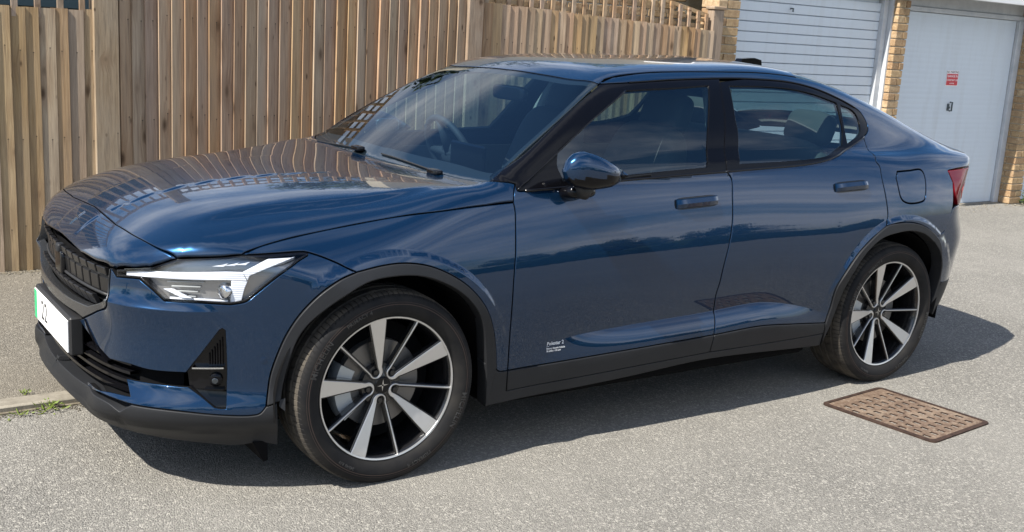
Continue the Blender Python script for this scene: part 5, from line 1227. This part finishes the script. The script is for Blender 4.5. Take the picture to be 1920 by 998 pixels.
# right door: flat sheet with faint ribs
d2=gbox('garage_door',7.70,9.735,2.965,3.02,.012,2.015,M['door'])
V=[];F=[]; zs=np.linspace(.02,2.01,201)
for z in zs: 
    y=2.9625-.0011*abs(math.sin(z*PI/.052)); V+=[L(7.705,y,z),L(9.730,y,z)]
F=[(2*i,2*i+1,2*i+3,2*i+2) for i in range(200)]
local(MB().add(V,F).build('door_skin',M['door'],fix=False),d2)
gbox('door_frame',7.66,9.834,2.935,3.02,2.018,2.065,M['frm']); gbox('door_frame',7.66,9.834,2.955,3.02,2.067,2.30,M['frm']); gbox('door_frame',9.738,9.834,2.925,3.02,0,2.016,M['frm']); gbox('door_frame',7.67,7.699,2.925,3.02,0,2.016,M['frm'])
mb=MB(); mb.tube([(0.012,0,.045),(0.012,-.026,.045),(0.012,-.026,-.045),(0.012,0,-.045)],.0085,8); mb.bbox(-.040,-.008,-.010,0,-.045,.030,.003); mb.tube([(-.026,-.010,-.01),(-.026,-.026,-.01)],.012,10)
local(mb.build('door_handle',M['handle']),d2,L(8.715,2.9605,1.073))
gbox('door_sill',7.66,9.85,2.90,3.02,-.01,.012,M['kerb'])
d3=gbox('garage_door',10.10,12.4,2.965,3.02,.012,2.015,M['door']); gbox('door_frame',10.06,10.098,2.925,3.02,0,2.016,M['frm']); gbox('door_frame',10.05,12.5,2.935,3.02,2.018,2.30,M['frm'])
sg_=empty('warning_sign',(8.700,2.959,1.375)); tag(sg_,'small red and white no parking notice stuck on the flat white garage door','sign')
def signpart(name,x0,x1,z0,z1,y,mat): o=MB().box(x0,x1,y-.001,y,z0,z1).build(name,mat); local(o,sg_); return o
signpart('sign_plate',-.104,.104,-.088,.075,0,M['signw']); signpart('red_panel',-.097,.097,-.080,.040,-.0012,M['signr'])
def signtext(tx,size,z,mat,y=-.0026):
    V,F=text_mesh(tx,size,0,1.,.0004); o=mesh_obj('sign_lettering',np.stack([V[:,0],np.full(len(V),y),V[:,1]+z],1),F,mat); local(o,sg_)
signtext('NO PARKING',.034,.047,M['ink'],-.0014); signtext('GARAGE IN',.034,.004,M['signw']); signtext('CONSTANT USE',.026,-.034,M['signw']); signtext('24 HOURS',.018,-.066,M['signw'])
hp=empty('plastic_loop',(9.93,2.70,.008)); tag(hp,'pale loop of plastic strap lying at the foot of the right brick pillar','strap'); mb=MB(); mb.tube([(.10*math.cos(a),.045*math.sin(a),.006*math.sin(3*a)) for a in np.linspace(0,2*PI,25)],.006,6,cap=False); local(mb.build('strap',M['kerb'],smooth=True),hp)
g=random.Random(4); mb=MB()
for _ in range(260):
    x,y=g.uniform(7.2,10.6),2.93-abs(g.gauss(0,.16))-.06; s=g.uniform(.004,.014); mb.sellip((x,y,s*.2),(s*2,s*1.6,s),.8,6,3)
tag(mb.build('gravel',M['kerb'],fix=False),kind='stuff')
mb=MB()
for _ in range(420):
    x,y=g.uniform(-1.6,-.55),.335-abs(g.gauss(0,.03)); s=g.uniform(.002,.006); mb.sellip((x,y,s*.3),(s*2,s*1.6,s),.8,5,3)
for _ in range(260):
    x,y=g.uniform(-1.6,.2),2.715-abs(g.gauss(0,.05)); s=g.uniform(.003,.010); mb.sellip((x,y,.029),(s*2,s*1.6,s),.8,5,3)
tag(mb.build('grit',M['pave'],fix=False),kind='stuff'); mb=MB()
for _ in range(1500):
    x,y=g.uniform(-1.8,.3),2.722-abs(g.gauss(0,.035)); s=g.uniform(.003,.009); mb.sellip((x,y,.0285),(s*2.2,s*1.6,s*.8),.8,5,3)
tag(mb.build('soil_crumbs',M['soil'],fix=False),kind='stuff')
# ---------------------------------------------------------------- what stands behind the camera and shows in the paint and glass
def tree_mesh(seed,h,r,n,size):
    g=random.Random(seed); V=[];F=[]; cl_=[]
    for _ in range(46):
        a=g.uniform(0,2*PI); b_=g.uniform(-.6,1); q=g.random()**.4; cl_.append((Vector((r*q*math.cos(a)*math.sqrt(1-.6*b_*b_),r*q*math.sin(a)*math.sqrt(1-.6*b_*b_),h*.62+b_*h*.36)),g.uniform(.25,.5)*r*.7))
    for _ in range(n):
        c,cr=g.choice(cl_); d=Vector((g.gauss(0,1),g.gauss(0,1),g.gauss(0,.8))); d=d.normalized()*cr*g.random()**.33; p=c+d; s=size*g.uniform(.6,1.3)
        u=Vector((g.gauss(0,1),g.gauss(0,1),g.gauss(0,.6))).normalized(); v=u.orthogonal().normalized(); k=len(V); V+=[p,p+u*s*.5+v*s*.28,p+u*s,p+u*s*.5-v*s*.28]; F.append((k,k+1,k+2,k+3))
    tr=MB(); tr.tube([(0,0,0),(.1,.05,h*.25),(.0,.1,h*.55),(.1,0,h*.85)],[r*.085,r*.065,r*.045,r*.015],8)
    for i in range(7):
        c=cl_[i*5][0]; tr.tube([(0,.05,h*(.25+.05*i)),tuple(c*.5+Vector((0,0,h*.2))),tuple(c)],[r*.035,r*.022,r*.008],5)
    return V,F,tr
protos=[]
def tree(loc,k,s,label,grp):
    o=empty('tree',loc); tag(o,label,'tree',grp); o.scale=(s,s,s)
    if k not in [p[0] for p in protos]:
        V,F,tr=tree_mesh(k*7+1,6.,2.6,5200,.26); c=MB().add(V,F).build('crown',M['leafd' if k%2 else 'leaf'],fix=False); t_=tr.build('trunk',M['bark'],smooth=True); protos.append((k,c,t_)); local(c,o); local(t_,o)
    else:
        _,c,t_=[p for p in protos if p[0]==k][0]; local(dup(c),o); local(dup(t_),o)
g=random.Random(21)
for i in range(26): tree((-46+3.7*i+g.uniform(-1,1),-47+g.uniform(-3,3),0),i%3,g.uniform(.62,1.0),'one of the leafy trees beyond the opposite garages, mirrored in the car side','trees opposite')
for i,(x,y,s) in enumerate(((-26,6,.9),(-24,-6,1.05),(-27,-15,.95),(36,-12,1.))): tree((x,y,0),i%3,s,('leafy tree at the left end of the yard, mirrored in the car nose','leafy tree at the left end of the yard, mirrored in the car nose','leafy tree at the left end of the yard, mirrored in the car nose','leafy tree at the right end of the yard beyond the garages')[i],'trees at the yard ends')
tree((6.2,9.5,0),1,1.0,'tall leafy tree beyond the brick house, mirrored in the car roof',None)
g=random.Random(5); V=[];F=[]; nx=120
for i in range(nx):
    x=-60+i; hh=2.5+.5*math.sin(i*.7)+g.uniform(-.25,.25)
    for y_,z_ in ((0,0),(.25+g.uniform(-.15,.15),hh*.5),(-.05+g.uniform(-.2,.2),hh),(-1.4,hh+g.uniform(-.2,.3)),(-2.2,hh*.5),(-2.3,0)): V.append((x,y_,z_))
for i in range(nx-1):
    for q in range(5): F.append((i*6+q,i*6+q+1,i*6+q+7,i*6+q+6))
hg=empty('hedge',(0,-42,0)); tag(hg,'long dark hedge behind the opposite garages, mirrored along the doors','hedge'); local(MB().add(V,F).build('foliage',M['leafd'],fix=False),hg)
for gx,lab in ((-13,'low white doored garage row opposite, left block mirrored in the car side'),(9,'low white doored garage row opposite, right block mirrored in the car side')):
    o=empty('garage_row',(gx,-37,0)); tag(o,lab,'garage'); w_=MB().box(-7,7,-3,0,0,2.35).build('wall',M['mortar']); local(w_,o); f_=MB().bbox(-7.1,7.1,-3.1,.12,2.36,2.62,.02).build('flat_roof',M['roof']); local(f_,o)
    for k in range(5): d_=MB().bbox(-1.15,1.15,0,.04,.02,2.05,.01).build('garage_door',M['offw']); local(d_,o,(-5.4+2.7*k,.01,0))
